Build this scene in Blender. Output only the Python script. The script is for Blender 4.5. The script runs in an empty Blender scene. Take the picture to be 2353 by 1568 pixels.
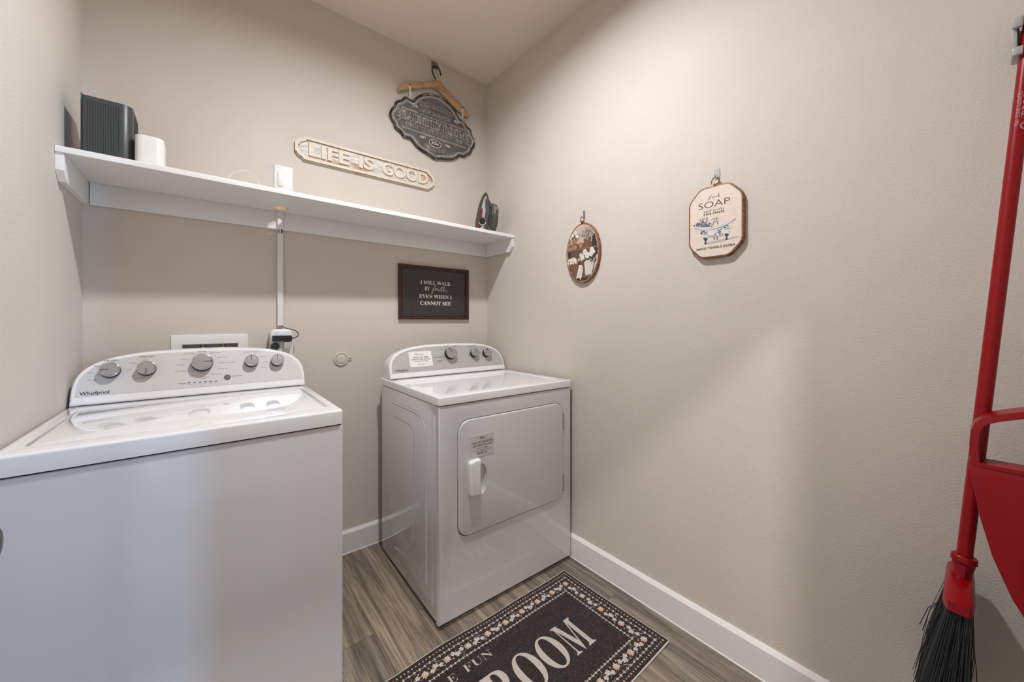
import bpy, bmesh, math, random
from mathutils import Vector, Matrix
random.seed(7)
R_ = math.radians
PI = math.pi
SC = bpy.context.scene
COL = SC.collection

# ---------------------------------------------------------------- camera
FPX, CX, CY = 863.0, 1176.5, 740.0            # focal length and principal point in photograph pixels
CAM = Vector((-1.4406, -2.0409, 1.19))
FW, RT = Vector((.6297, .7768, 0)), Vector((.7768, -.6297, 0))
cd = bpy.data.cameras.new('camera'); cam = bpy.data.objects.new('camera', cd); COL.objects.link(cam)
cd.sensor_width = 36; cd.lens = FPX/2353*36; cd.shift_y = -(784-CY)/2353; cd.clip_start = .02
cam.location = CAM; cam.rotation_euler = (PI/2, 0, -math.atan2(FW.x, FW.y)); SC.camera = cam

# ---------------------------------------------------------------- light and exposure
SC.view_settings.view_transform = 'Standard'; SC.view_settings.look = 'None'
SC.view_settings.gamma = 1; SC.view_settings.use_curve_mapping = False
SC.view_settings.exposure = 0.15
W = bpy.data.worlds.new('world'); SC.world = W; W.use_nodes = True
W.node_tree.nodes['Background'].inputs[0].default_value = (.80, .82, .9, 1)
W.node_tree.nodes['Background'].inputs[1].default_value = .50
LAMP = Vector((-.88, -1.12, 2.70)); LAMP_POWER = 790.0
HALL_LAMP = Vector((-1.70, -3.11, 2.68)); HALL_POWER = 1550.0
def area(name, loc, target, sx, sy, watts, col):
    l = bpy.data.lights.new(name, 'AREA'); l.shape = 'RECTANGLE'; l.size = sx; l.size_y = sy; l.energy = watts; l.color = col
    o = bpy.data.objects.new(name, l); COL.objects.link(o); o.location = loc
    o.rotation_euler = (Vector(target)-Vector(loc)).to_track_quat('-Z', 'Y').to_euler(); return o
area('window_daylight', (2.93, -12.0, 1.7), (-1.4, -1.2, 1.0), 0.4, 1.6, 300, (.32, .60, 1.0))

# ---------------------------------------------------------------- helpers
def at(ax, val, x, y):
    """point of the photograph pixel (x, y) on the plane axis=val"""
    r = FW + RT*((x-CX)/FPX) - Vector((0, 0, 1))*((y-CY)/FPX)
    return CAM + r*((val-CAM[ax])/r[ax])
def atp(P, N, x, y):
    r = FW + RT*((x-CX)/FPX) - Vector((0, 0, 1))*((y-CY)/FPX)
    return CAM + r*((Vector(P)-CAM).dot(N)/r.dot(N))
WL = {}
def link(o, parent=None):
    COL.objects.link(o)
    if parent is not None: o.parent = parent
    return o
def thing(name, label, cat, loc=(0, 0, 0), group=None):
    o = bpy.data.objects.new(name, None); link(o); o.location = loc; o.empty_display_size = .05
    o['label'] = label; o['category'] = cat
    if group: o['group'] = group
    WL[o] = Vector(loc); return o
def tag(o, label, cat, group=None):
    o['label'] = label; o['category'] = cat
    if group: o['group'] = group
    return o
def obj(name, bm, mats, parent=None, smooth=True, ang=35, origin=None, label=None):
    base = WL[parent] if parent is not None else Vector(origin or (0, 0, 0))
    if base.length > 0: bmesh.ops.translate(bm, verts=bm.verts, vec=-base)
    me = bpy.data.meshes.new(name); bm.normal_update(); bm.to_mesh(me); bm.free()
    for m in (mats if isinstance(mats, (list, tuple)) else [mats]): me.materials.append(m)
    if smooth:
        me.polygons.foreach_set('use_smooth', [True]*len(me.polygons)); me.set_sharp_from_angle(angle=R_(ang))
    o = bpy.data.objects.new(name, me); link(o, parent)
    if parent is None: o.location = base
    WL[o] = base
    if label: o['label'] = label
    return o
def struct(name, bm, mats, parent=None, **k):
    o = obj(name, bm, mats, parent, **k)
    if parent is None: o['kind'] = 'structure'
    return o
def NB(): return bmesh.new()
def box(bm, x0, x1, y0, y1, z0, z1, bev=0, seg=2, mi=0, edges=None):
    g = bmesh.ops.create_cube(bm, size=1); vs = g['verts']
    for v in vs: v.co = Vector(((x0+x1)/2+v.co.x*(x1-x0), (y0+y1)/2+v.co.y*(y1-y0), (z0+z1)/2+v.co.z*(z1-z0)))
    fs = list({f for v in vs for f in v.link_faces})
    for f in fs: f.material_index = mi
    if bev > 0:
        es = list({e for v in vs for e in v.link_edges})
        if edges: es = [e for e in es if edges(e)]
        bmesh.ops.bevel(bm, geom=es, offset=bev, segments=seg, profile=.5, affect='EDGES', material=-1)
    return bm
def poly(bm, pts, mi=0):
    f = bm.faces.new([bm.verts.new(p) for p in pts]); f.material_index = mi; return f
def frame(o, u, v):
    o, u, v = Vector(o), Vector(u).normalized(), Vector(v).normalized(); n = u.cross(v).normalized()
    return lambda a, b, c=0.0: o+u*a+v*b+n*c
def prism(bm, pts2, fr, c0, c1, bev=0, seg=2, mi=0, side=None):
    """extrude outline (a,b) in frame from depth c0 (back) to c1 (front), bevelling the front edge"""
    n = len(pts2)
    area2 = sum(pts2[i][0]*pts2[(i+1) % n][1]-pts2[(i+1) % n][0]*pts2[i][1] for i in range(n))
    if area2 < 0: pts2 = pts2[::-1]
    rings = [(0, c0)]
    if bev > 0:
        rings += [(0, c1-bev)] + [(bev*(1-math.cos(t*PI/2/seg)), c1-bev+bev*math.sin(t*PI/2/seg)) for t in range(1, seg+1)]
    else: rings += [(0, c1)]
    prev = None; first = None
    for ins, c in rings:
        q = inset(pts2, ins) if ins else pts2
        ring = [bm.verts.new(fr(a, b, c)) for a, b in q]
        if prev:
            for i in range(n):
                f = bm.faces.new((prev[i], prev[(i+1) % n], ring[(i+1) % n], ring[i])); f.material_index = mi if side is None else side
        else: first = ring
        prev = ring
    f = bm.faces.new(prev); f.material_index = mi
    f = bm.faces.new(first[::-1]); f.material_index = mi if side is None else side
def inset(p, d):
    n = len(p); out = []
    for i in range(n):
        a, b, c = Vector(p[i-1]), Vector(p[i]), Vector(p[(i+1) % n])
        e1 = (b-a); e2 = (c-b)
        if e1.length < 1e-9: e1 = e2
        if e2.length < 1e-9: e2 = e1
        e1 = e1.normalized(); e2 = e2.normalized()
        n1 = Vector((-e1.y, e1.x)); n2 = Vector((-e2.y, e2.x)); m = (n1+n2)
        if m.length < 1e-6: m = n1
        m = m.normalized(); k = max(.45, m.dot(n1))
        out.append((b.x+m.x*d/k, b.y+m.y*d/k))
    return out
def rrect(x0, x1, y0, y1, r, seg=6):
    out = []
    for cx, cy, a in ((x1-r, y0+r, -90), (x1-r, y1-r, 0), (x0+r, y1-r, 90), (x0+r, y0+r, 180)):
        for i in range(seg+1):
            t = R_(a+90*i/seg); out.append((cx+r*math.cos(t), cy+r*math.sin(t)))
    return out
def circ(cx, cy, r, n=24, ry=None): return [(cx+r*math.cos(2*PI*i/n), cy+(ry or r)*math.sin(2*PI*i/n)) for i in range(n)]
def tube(bm, pts, r, seg=8, mi=0, caps=True, flat=1.0, flatdir=None):
    pts = [Vector(p) for p in pts]; n = len(pts); rings = []
    up = Vector((0, 0, 1)); t0 = (pts[1]-pts[0]).normalized()
    if abs(t0.dot(up)) > .9: up = Vector((1, 0, 0))
    nr = t0.cross(up).normalized()
    for i in range(n):
        t = ((pts[min(i+1, n-1)]-pts[max(i-1, 0)])).normalized()
        nr = (nr-t*nr.dot(t)).normalized(); bn = t.cross(nr)
        rr = r[i] if isinstance(r, (list, tuple)) else r
        ring = []
        for k in range(seg):
            off = nr*math.cos(2*PI*k/seg)*rr+bn*math.sin(2*PI*k/seg)*rr
            ring.append(bm.verts.new(pts[i]+off))
        rings.append(ring)
    for a, b in zip(rings, rings[1:]):
        for k in range(seg):
            f = bm.faces.new((a[k], a[(k+1) % seg], b[(k+1) % seg], b[k])); f.material_index = mi
    if caps:
        f = bm.faces.new(rings[0][::-1]); f.material_index = mi
        f = bm.faces.new(rings[-1]); f.material_index = mi
def curve(P, n=5):
    P = [Vector(p) for p in P]; Q = []
    for i in range(len(P)-1):
        p0, p1, p2, p3 = P[max(i-1, 0)], P[i], P[i+1], P[min(i+2, len(P)-1)]
        for k in range(n):
            u = k/n; Q.append(.5*((2*p1)+(p2-p0)*u+(2*p0-5*p1+4*p2-p3)*u*u+(3*p1-p0-3*p2+p3)*u**3))
    return Q+[P[-1]]
def lathe(bm, prof, fr, seg=32, mi=0, mis=None):
    """profile of (radius, height) turned about the frame's normal"""
    rings = []
    for r, h in prof:
        if r < 1e-6: rings.append([bm.verts.new(fr(0, 0, h))])
        else: rings.append([bm.verts.new(fr(r*math.cos(2*PI*k/seg), r*math.sin(2*PI*k/seg), h)) for k in range(seg)])
    for j, (a, b) in enumerate(zip(rings, rings[1:])):
        for k in range(seg):
            k2 = (k+1) % seg
            if len(a) == 1 and len(b) == 1: continue
            if len(a) == 1: f = bm.faces.new((a[0], b[k2], b[k]))
            elif len(b) == 1: f = bm.faces.new((a[k], a[k2], b[0]))
            else: f = bm.faces.new((a[k], a[k2], b[k2], b[k]))
            f.material_index = mis[j] if mis else mi
def boolean(o, cutter_bm, op='DIFFERENCE'):
    me = bpy.data.meshes.new('cut'); cutter_bm.normal_update(); cutter_bm.to_mesh(me); cutter_bm.free()
    c = bpy.data.objects.new('cut', me); COL.objects.link(c); c.matrix_world = Matrix.Translation(WL[o])
    for v in me.vertices: v.co -= WL[o]
    md = o.modifiers.new('b', 'BOOLEAN'); md.object = c; md.operation = op; md.solver = 'EXACT'
    bpy.context.view_layer.update(); dg = bpy.context.evaluated_depsgraph_get()
    m2 = bpy.data.meshes.new_from_object(o.evaluated_get(dg)); o.modifiers.clear(); o.data = m2
    bpy.data.objects.remove(c)
    m2.polygons.foreach_set('use_smooth', [True]*len(m2.polygons)); m2.set_sharp_from_angle(angle=R_(35))
TC = {}
def textdata(s, off=0.0, ext=0.0, res=4):
    key = (s, off, ext, res)
    if key not in TC:
        c = bpy.data.curves.new('t', 'FONT'); c.body = s; c.size = 1; c.resolution_u = res; c.offset = off; c.extrude = ext
        o = bpy.data.objects.new('t', c); COL.objects.link(o); bpy.context.view_layer.update()
        m = bpy.data.meshes.new_from_object(o.evaluated_get(bpy.context.evaluated_depsgraph_get()))
        vs = [tuple(v.co) for v in m.vertices]; fs = [tuple(p.vertices) for p in m.polygons]
        bpy.data.objects.remove(o); bpy.data.curves.remove(c); bpy.data.meshes.remove(m)
        TC[key] = (vs, fs)
    return TC[key]
def bold(s):      # bold roman letters
    return ''.join(chr(0x1D400+ord(c)-65) if 'A' <= c <= 'Z' else chr(0x1D41A+ord(c)-97) if 'a' <= c <= 'z' else c for c in s)
def sans(s):      # bold sans serif letters
    return ''.join(chr(0x1D5D4+ord(c)-65) if 'A' <= c <= 'Z' else chr(0x1D5EE+ord(c)-97) if 'a' <= c <= 'z' else chr(0x1D7EC+ord(c)-48) if '0' <= c <= '9' else c for c in s)
def script(s):    # bold script letters
    return ''.join(chr(0x1D4D0+ord(c)-65) if 'A' <= c <= 'Z' else chr(0x1D4EA+ord(c)-97) if 'a' <= c <= 'z' else c for c in s)
def text(bm, s, fr, a, b, w=None, h=None, em=None, c=.0004, align='c', off=0.0, ext=0.0, mi=0, bend=0.0, depth=0.0, shear=0.0, res=3):
    """write s with its box's bottom centre (or left end) at (a, b) of the frame"""
    vs, fs = textdata(s, off, 1.0 if depth else 0.0, res)
    if not vs: return
    x0, x1 = min(v[0] for v in vs), max(v[0] for v in vs); y0, y1 = min(v[1] for v in vs), max(v[1] for v in vs)
    if em:
        sx = sy = em; yb = 0
        if w: sx = w/(x1-x0)
    else:
        sy = h/(y1-y0); sx = w/(x1-x0) if w else sy; yb = y0
    W_ = (x1-x0)*sx; shift = -W_/2 if align == 'c' else 0 if align == 'l' else -W_
    nv = []
    for x, y, z in vs:
        X = (x-x0)*sx+shift; Y = (y-yb)*sy; X += Y*shear
        Y -= bend*X*X
        nv.append(bm.verts.new(fr(a+X, b+Y, c+(z*depth/2+depth/2 if depth else 0))))
    for f in fs:
        try: q = bm.faces.new([nv[i] for i in f]); q.material_index = mi
        except ValueError: pass

# ---------------------------------------------------------------- materials
def nodes(name):
    m = bpy.data.materials.new(name); m.use_nodes = True; nt = m.node_tree; return m, nt, nt.nodes['Principled BSDF']
def lin(c): return tuple(((x/255)/12.92 if x/255 <= .04045 else ((x/255+.055)/1.055)**2.4) for x in c)+(1,)
def mat(name, rgb, rough=.5, metal=0, spec=.5, coat=0, emit=0, bump=0, bscale=60, alpha=1, trans=0):
    m, nt, b = nodes(name); b.inputs['Base Color'].default_value = lin(rgb); b.inputs['Roughness'].default_value = rough
    b.inputs['Metallic'].default_value = metal; b.inputs['Specular IOR Level'].default_value = spec
    b.inputs['Coat Weight'].default_value = coat; b.inputs['Coat Roughness'].default_value = .04
    if trans: b.inputs['Transmission Weight'].default_value = trans
    if emit: b.inputs['Emission Color'].default_value = lin(rgb); b.inputs['Emission Strength'].default_value = emit
    if bump:
        tc = nt.nodes.new('ShaderNodeTexCoord'); n = nt.nodes.new('ShaderNodeTexNoise'); bp = nt.nodes.new('ShaderNodeBump')
        n.inputs['Scale'].default_value = bscale; n.inputs['Detail'].default_value = 3
        bp.inputs['Strength'].default_value = bump; bp.inputs['Distance'].default_value = .002
        nt.links.new(tc.outputs['Object'], n.inputs['Vector']); nt.links.new(n.outputs['Fac'], bp.inputs['Height']); nt.links.new(bp.outputs['Normal'], b.inputs['Normal'])
    return m
def ramp(nt, stops):
    r = nt.nodes.new('ShaderNodeValToRGB'); e = r.color_ramp.elements
    while len(e) < len(stops): e.new(.5)
    for i, (p, c) in enumerate(stops): e[i].position = p; e[i].color = lin(c)
    return r
def noisy(name, stops, scale=(1, 1, 1), nscale=5, detail=6, rough=.6, bump=0, dist=0, metal=0, coat=0, rgh=.6, bdist=.002):
    m, nt, b = nodes(name); tc = nt.nodes.new('ShaderNodeTexCoord'); mp = nt.nodes.new('ShaderNodeMapping'); n = nt.nodes.new('ShaderNodeTexNoise')
    mp.inputs['Scale'].default_value = scale; n.inputs['Scale'].default_value = nscale; n.inputs['Detail'].default_value = detail
    n.inputs['Distortion'].default_value = dist; n.inputs['Roughness'].default_value = rgh
    r = ramp(nt, stops); L = nt.links.new
    L(tc.outputs['Object'], mp.inputs['Vector']); L(mp.outputs[0], n.inputs['Vector']); L(n.outputs['Fac'], r.inputs[0]); L(r.outputs[0], b.inputs['Base Color'])
    b.inputs['Roughness'].default_value = rough; b.inputs['Metallic'].default_value = metal; b.inputs['Coat Weight'].default_value = coat
    if bump:
        bp = nt.nodes.new('ShaderNodeBump'); bp.inputs['Strength'].default_value = bump; bp.inputs['Distance'].default_value = bdist
        L(n.outputs['Fac'], bp.inputs['Height']); L(bp.outputs['Normal'], b.inputs['Normal'])
    return m
def wall_mat(name, rgb, strength=.42):
    m, nt, b = nodes(name); L = nt.links.new
    tc = nt.nodes.new('ShaderNodeTexCoord'); n = nt.nodes.new('ShaderNodeTexNoise'); n2 = nt.nodes.new('ShaderNodeTexNoise')
    n.inputs['Scale'].default_value = 210; n.inputs['Detail'].default_value = 2.5; n.inputs['Roughness'].default_value = .45
    n2.inputs['Scale'].default_value = 3; r = ramp(nt, [(.3, tuple(c-2 for c in rgb)), (.7, tuple(c+2 for c in rgb))])
    bp = nt.nodes.new('ShaderNodeBump'); bp.inputs['Strength'].default_value = strength; bp.inputs['Distance'].default_value = .002
    L(tc.outputs['Object'], n.inputs['Vector']); L(tc.outputs['Object'], n2.inputs['Vector'])
    L(n2.outputs['Fac'], r.inputs[0]); L(r.outputs[0], b.inputs['Base Color']); L(n.outputs['Fac'], bp.inputs['Height']); L(bp.outputs['Normal'], b.inputs['Normal'])
    b.inputs['Roughness'].default_value = .75; b.inputs['Specular IOR Level'].default_value = .25
    return m
WALL = wall_mat('wall_paint', (209, 199, 189))
CEIL = wall_mat('ceiling_paint', (224, 212, 196), .35)
TRIM = mat('trim_paint', (232, 228, 224), .35)
SHELF = mat('shelf_paint', (232, 229, 225), .3, bump=.12, bscale=40)
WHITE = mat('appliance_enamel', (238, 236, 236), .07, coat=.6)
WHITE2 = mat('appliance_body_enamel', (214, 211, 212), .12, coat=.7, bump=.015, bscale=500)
PANEL = mat('silver_console_panel', (188, 184, 182), .42, metal=.25)
PANELW = mat('pale_console_panel', (208, 205, 203), .4, metal=.1)
DARK = mat('dark_gap', (22, 21, 22), .6)
KNOBF = mat('brushed_knob_face', (176, 174, 172), .32, metal=.7)
CHROME = mat('chrome', (205, 205, 205), .1, metal=1)
KNOBB = mat('black_knob_skirt', (20, 22, 26), .25)
INK = mat('printed_ink', (34, 34, 38), .6)
INKG = mat('grey_printed_ink', (138, 135, 134), .6)
MARK = mat('knob_mark', (82, 78, 76), .5)
CREAMP = mat('cream_plastic', (236, 233, 231), .3)
GREY = mat('grey_plastic', (120, 120, 120), .4)
BLACKP = mat('black_plastic', (30, 30, 32), .35)
ROUTER = mat('dark_grey_plastic', (62, 65, 64), .38)
ROUTERH = mat('router_hole', (10, 10, 10), .8)
GREEN = mat('green_indicator', (20, 120, 80), .4, emit=.35)
BLUE = mat('blue_indicator', (120, 140, 255), .4, emit=2.5)
BRASS = mat('brass', (170, 130, 80), .3, metal=1)
BRONZE = mat('dark_bronze', (92, 82, 70), .38, metal=.9)
STEEL = mat('brushed_steel', (160, 158, 155), .3, metal=.9)
CASTER = mat('antique_brass', (132, 112, 76), .35, metal=.9)
RED = mat('red_plastic', (138, 0, 12), .33, spec=.3)
REDP = mat('red_painted_metal', (142, 6, 16), .36, spec=.3)
HOLD = mat('grey_holder_plastic', (176, 172, 170), .4)
RAWWOOD = noisy('raw_wood', [(.3, (176, 132, 84)), (.7, (222, 184, 134))], (1, 1, 8), 12)

# ---------------------------------------------------------------- the setting
XL, YF, ZC = -1.793, -2.35, 2.761
bm = NB(); box(bm, XL-.1, .1, 0, .1, 0, ZC)
back = struct('wall_back', bm, WALL)
BOXR = (-1.523, -1.335, .965, 1.098)        # recess of the washer supply box
bm = NB(); box(bm, BOXR[0], BOXR[1], -.02, .07, BOXR[2], BOXR[3]); boolean(back, bm)
bm = NB(); box(bm, 0, .1, YF-.11, 0, 0, ZC); struct('wall_right', bm, WALL)
bm = NB(); box(bm, XL-.1, XL, YF-.11, 0, 0, ZC); struct('wall_left', bm, WALL)
DJ0, DJ1, DH = -1.73, -.80, 2.04             # door opening
bm = NB(); box(bm, DJ1, 0, YF-.11, YF, 0, ZC); box(bm, XL, DJ0, YF-.11, YF, 0, ZC); box(bm, DJ0, DJ1, YF-.11, YF, DH, ZC)
struct('wall_front', bm, WALL)
bm = NB(); box(bm, XL-.1, .1, YF-.11, .1, ZC, ZC+.1); struct('ceiling', bm, CEIL)

def floor_mat():
    m, nt, b = nodes('greige_vinyl_planks'); L = nt.links.new
    tc = nt.nodes.new('ShaderNodeTexCoord'); mp = nt.nodes.new('ShaderNodeMapping'); mp.inputs['Rotation'].default_value = (0, 0, PI/2)
    mp.inputs['Location'].default_value = (.17, .054, 0)
    L(tc.outputs['Object'], mp.inputs['Vector'])
    def brick(c1, c2, mortar, ms):
        k = nt.nodes.new('ShaderNodeTexBrick'); k.offset = .37; k.offset_frequency = 2
        k.inputs['Scale'].default_value = 1; k.inputs['Brick Width'].default_value = 1.22; k.inputs['Row Height'].default_value = .178
        k.inputs['Mortar Size'].default_value = ms; k.inputs['Mortar Smooth'].default_value = .2; k.inputs['Bias'].default_value = 0
        k.inputs['Color1'].default_value = c1; k.inputs['Color2'].default_value = c2; k.inputs['Mortar'].default_value = mortar
        L(mp.outputs[0], k.inputs['Vector']); return k
    k = brick((0, 0, 0, 1), (1, 1, 1, 1), (.5, .5, .5, 1), 0)
    # every plank gets its own stretch of grain
    add = nt.nodes.new('ShaderNodeVectorMath'); add.operation = 'MULTIPLY_ADD'
    add.inputs[1].default_value = (9.1, 5.3, 3.7); L(k.outputs['Color'], add.inputs[0]); L(tc.outputs['Object'], add.inputs[2])
    g = nt.nodes.new('ShaderNodeMapping'); g.inputs['Scale'].default_value = (11, .9, 1); L(add.outputs[0], g.inputs['Vector'])
    n1 = nt.nodes.new('ShaderNodeTexNoise'); n1.inputs['Scale'].default_value = 1.6; n1.inputs['Detail'].default_value = 7; n1.inputs['Distortion'].default_value = 1.3; n1.inputs['Roughness'].default_value = .62
    L(g.outputs[0], n1.inputs['Vector'])
    g2 = nt.nodes.new('ShaderNodeMapping'); g2.inputs['Scale'].default_value = (230, 5, 1); L(add.outputs[0], g2.inputs['Vector'])
    n2 = nt.nodes.new('ShaderNodeTexNoise'); n2.inputs['Scale'].default_value = 1; n2.inputs['Detail'].default_value = 4; L(g2.outputs[0], n2.inputs['Vector'])
    r1 = ramp(nt, [(.28, (92, 84, 77)), (.42, (126, 115, 104)), (.55, (154, 140, 124)), (.74, (190, 174, 155))]); L(n1.outputs['Fac'], r1.inputs[0])
    r2 = ramp(nt, [(.3, (168, 166, 163)), (.55, (255, 255, 255))]); L(n2.outputs['Fac'], r2.inputs[0])
    mx = nt.nodes.new('ShaderNodeMixRGB'); mx.blend_type = 'MULTIPLY'; mx.inputs[0].default_value = .75; L(r1.outputs[0], mx.inputs[1]); L(r2.outputs[0], mx.inputs[2])
    r3 = ramp(nt, [(0, (214, 216, 220)), (1, (255, 250, 242))]); L(k.outputs['Color'], r3.inputs[0])
    mx2 = nt.nodes.new('ShaderNodeMixRGB'); mx2.blend_type = 'MULTIPLY'; mx2.inputs[0].default_value = 1; L(mx.outputs[0], mx2.inputs[1]); L(r3.outputs[0], mx2.inputs[2])
    k2 = brick((1, 1, 1, 1), (1, 1, 1, 1), (.45, .42, .4, 1), .0012)
    mx3 = nt.nodes.new('ShaderNodeMixRGB'); mx3.blend_type = 'MULTIPLY'; mx3.inputs[0].default_value = 1; L(mx2.outputs[0], mx3.inputs[1]); L(k2.outputs['Color'], mx3.inputs[2])
    L(mx3.outputs[0], b.inputs['Base Color']); b.inputs['Roughness'].default_value = .48; b.inputs['Specular IOR Level'].default_value = .35
    bp = nt.nodes.new('ShaderNodeBump'); bp.inputs['Strength'].default_value = .25; bp.inputs['Distance'].default_value = .001
    L(n2.outputs['Fac'], bp.inputs['Height']); L(bp.outputs['Normal'], b.inputs['Normal'])
    return m
bm = NB(); box(bm, XL-1.0, 3.4, -6.0, .1, -.05, 0); struct('floor', bm, floor_mat())

def base(name, p0, p1, n):       # baseboard from p0 to p1, room side n
    bm = NB(); p0, p1, n = Vector(p0), Vector(p1), Vector(n)
    prof = [(0, 0), (.0165, 0), (.0165, .004), (.0145, .006), (.0145, .104), (.006, .117), (0, .117)]
    A = [bm.verts.new(p0+n*a+Vector((0, 0, z))) for a, z in prof]; B = [bm.verts.new(p1+n*a+Vector((0, 0, z))) for a, z in prof]
    for i in range(len(prof)):
        j = (i+1) % len(prof); bm.faces.new((A[i], A[j], B[j], B[i]))
    bm.faces.new(A); bm.faces.new(B[::-1]); bmesh.ops.recalc_face_normals(bm, faces=bm.faces)
    return struct(name, bm, TRIM, smooth=False)
base('baseboard_back', (XL, 0, 0), (0, 0, 0), (0, -1, 0))
base('baseboard_right', (0, 0, 0), (0, YF, 0), (-1, 0, 0))
base('baseboard_left', (XL, YF, 0), (XL, 0, 0), (1, 0, 0))

# open door along the left wall, only its knob reaches into the picture
bm = NB(); box(bm, -1.707, -1.672, YF+.02+.12, -1.345, .012, 2.03, .002)
for z0, z1 in ((.25, .85), (1.08, 1.88)):
    prism(bm, rrect(-2.11, -1.46, z0, z1, .01, 2), lambda a, b, c=0: Vector((-1.672+c, a, b)), 0, .003, .003)
door = struct('door_1', bm, TRIM)
bm = NB(); KC = Vector((-1.630, -1.398, .957)); kf = lambda a, b, c=0: Vector((-1.672+c, KC.y+a, KC.z+b))
lathe(bm, [(0, .0), (.033, .0), (.033, .004), (.028, .009), (.012, .012), (.011, .022), (.018, .027), (.0265, .036), (.0285, .046), (.026, .055), (.015, .061), (0, .063)], kf, 32)
obj('door_knob', bm, BRONZE, door, label='dark bronze door knob at the left edge')

# ceiling light and hall light (fixtures with glowing diffusers)
def lamp_mat(name, rgb, strength):
    m, nt, b = nodes(name); b.inputs['Base Color'].default_value = (.9, .9, .9, 1); b.inputs['Emission Color'].default_value = rgb; b.inputs['Emission Strength'].default_value = strength; return m
def fixture(name, label, loc, r, power, rgb, zc):
    t = thing(name, label, 'ceiling light', (loc.x, loc.y, zc))
    fr = frame((loc.x, loc.y, zc), (1, 0, 0), (0, -1, 0))
    bm = NB(); lathe(bm, [(0, 0), (r*1.5, 0), (r*1.6, .026), (r*1.5, .034), (r*1.35, .0235+r*.25), (r*1.10, .0235+r*.25), (r*1.06, .0215+r*.25), (r*1.05, .021), (0, .020)], fr, 40)
    obj('mounting_plate', bm, TRIM, t)
    bm = NB(); lathe(bm, [(r, .0205), (r*.98, .0225), (r*.8, .0235), (r*.5, .024), (0, .024)], fr, 40)
    obj('diffuser', bm, lamp_mat(name+'_glow', rgb, power), t)
fixture('ceiling_light', 'round flush ceiling light on the laundry room ceiling', LAMP, .062, LAMP_POWER, (.97, 1, 1.04, 1), ZC)
# hall outside the door: its unseen ceiling and its ceiling light
bm = NB(); box(bm, -2.8, 3.4, -3.6, YF-.11, ZC, ZC+.1); struct('hall_ceiling', bm, CEIL)
fixture('hall_ceiling_light', 'round flush ceiling light in the hall outside the door', HALL_LAMP, .06, HALL_POWER, (1, .97, .92, 1), ZC)

# ---------------------------------------------------------------- wall shelf
SZ = 1.716; ST = .019
t = thing('wall_shelf', 'long white painted shelf across the back wall above the washer and dryer', 'shelf', (-.9, 0, SZ-ST))
bm = NB()
prism(bm, [(XL+.001, -.001), (-.001, -.001), (-.001, -.288), (XL+.001, -.326)], lambda a, b, c=0: Vector((a, b, c)), SZ-ST, SZ, .004, 3)
sh = obj('shelf_board', bm, [SHELF, RAWWOOD], t)
HOLE = (-1.183, -.092, .026)
bm = NB(); prism(bm, circ(HOLE[0], HOLE[1], HOLE[2], 28), lambda a, b, c=0: Vector((a, b, c)), SZ-ST-.01, SZ+.01)
for f in bm.faces: f.material_index = 1
boolean(sh, bm)
for p in sh.data.polygons:
    c = p.center+WL[sh]
    if (Vector((c.x, c.y))-Vector(HOLE[:2])).length < HOLE[2]+.001 and abs(p.normal.z) < .3: p.material_index = 1
CZ = 1.616
bm = NB(); box(bm, XL+.02, -.02, -.019, -.0005, CZ, SZ-ST, .0015); obj('back_cleat', bm, SHELF, t)
for x0, x1, yf in ((XL+.0005, XL+.0185, -.32), (-.0185, -.0005, -.284)):
    bm = NB(); prism(bm, [(-.0005, CZ), (-.0005, SZ-ST), (yf, SZ-ST), (yf, 1.645), (yf+.026, CZ)], lambda a, b, c=0: Vector((c, a, b)), x0, x1, .0015)
    bmesh.ops.recalc_face_normals(bm, faces=bm.faces); obj('side_cleat', bm, SHELF, t)

# ---------------------------------------------------------------- things on the shelf
t = thing('modem', 'tall dark grey perforated modem standing at the left end of the shelf', 'modem', (-1.697, -.195, SZ))
bm = NB(); out = rrect(-1.748, -1.636, -.262, -.135, .006, 3)
out = [(-1.636, -.135), (-1.640, -.131), (-1.744, -.131), (-1.748, -.135), (-1.748, -.262)] + [(-1.662+.026*math.sin(R_(a)), -.236-.026*math.cos(R_(a))) for a in range(0, 91, 10)]
prism(bm, out, lambda a, b, c=0: Vector((a, b, c)), SZ+.003, SZ+.197, .003)
obj('casing', bm, ROUTER, t)
bm = NB()
for i in range(13):
    for j in range(29):
        cx = -1.738+i*.0058; cz = SZ+.012+j*.0060
        poly(bm, [(cx+.0015*math.cos(k*PI/3), -.2624, cz+.0015*math.sin(k*PI/3)) for k in range(6)])
obj('vent_holes', bm, ROUTERH, t)['kind'] = 'stuff'
bm = NB()
for j in range(26): box(bm, -1.6362, -1.6352, -.228, -.140, SZ+.014+j*.0066, SZ+.0165+j*.0066)
obj('side_ribs', bm, BLACKP, t)
bm = NB(); box(bm, -1.7515, -1.7485, -.266, -.13, SZ+.002, SZ+.198, .0006); e = obj('side_plate', bm, BLACKP, t)
bm = NB(); box(bm, -1.7515, -1.7490, -.2668, -.2660, SZ+.178, SZ+.194); obj('status_light', bm, GREEN, t, label='green status light')
bm = NB(); box(bm, -1.7, -1.636, -.1308, -.126, SZ+.12, SZ+.178, .001); obj('rear_port_block', bm, BLACKP, t)

t = thing('wifi_router', 'small white rounded router on the shelf beside the dark modem', 'router', (-1.595, -.235, SZ))
bm = NB(); prism(bm, rrect(-1.630, -1.557, -.288, -.180, .022, 8), lambda a, b, c=0: Vector((a, b, c)), SZ+.002, SZ+.102, .004, 3); obj('casing', bm, CREAMP, t)
bm = NB(); prism(bm, rrect(-1.626, -1.561, -.284, -.184, .02, 8), lambda a, b, c=0: Vector((a, b, c)), SZ, SZ+.002); obj('rubber_foot', bm, GREY, t)

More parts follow.
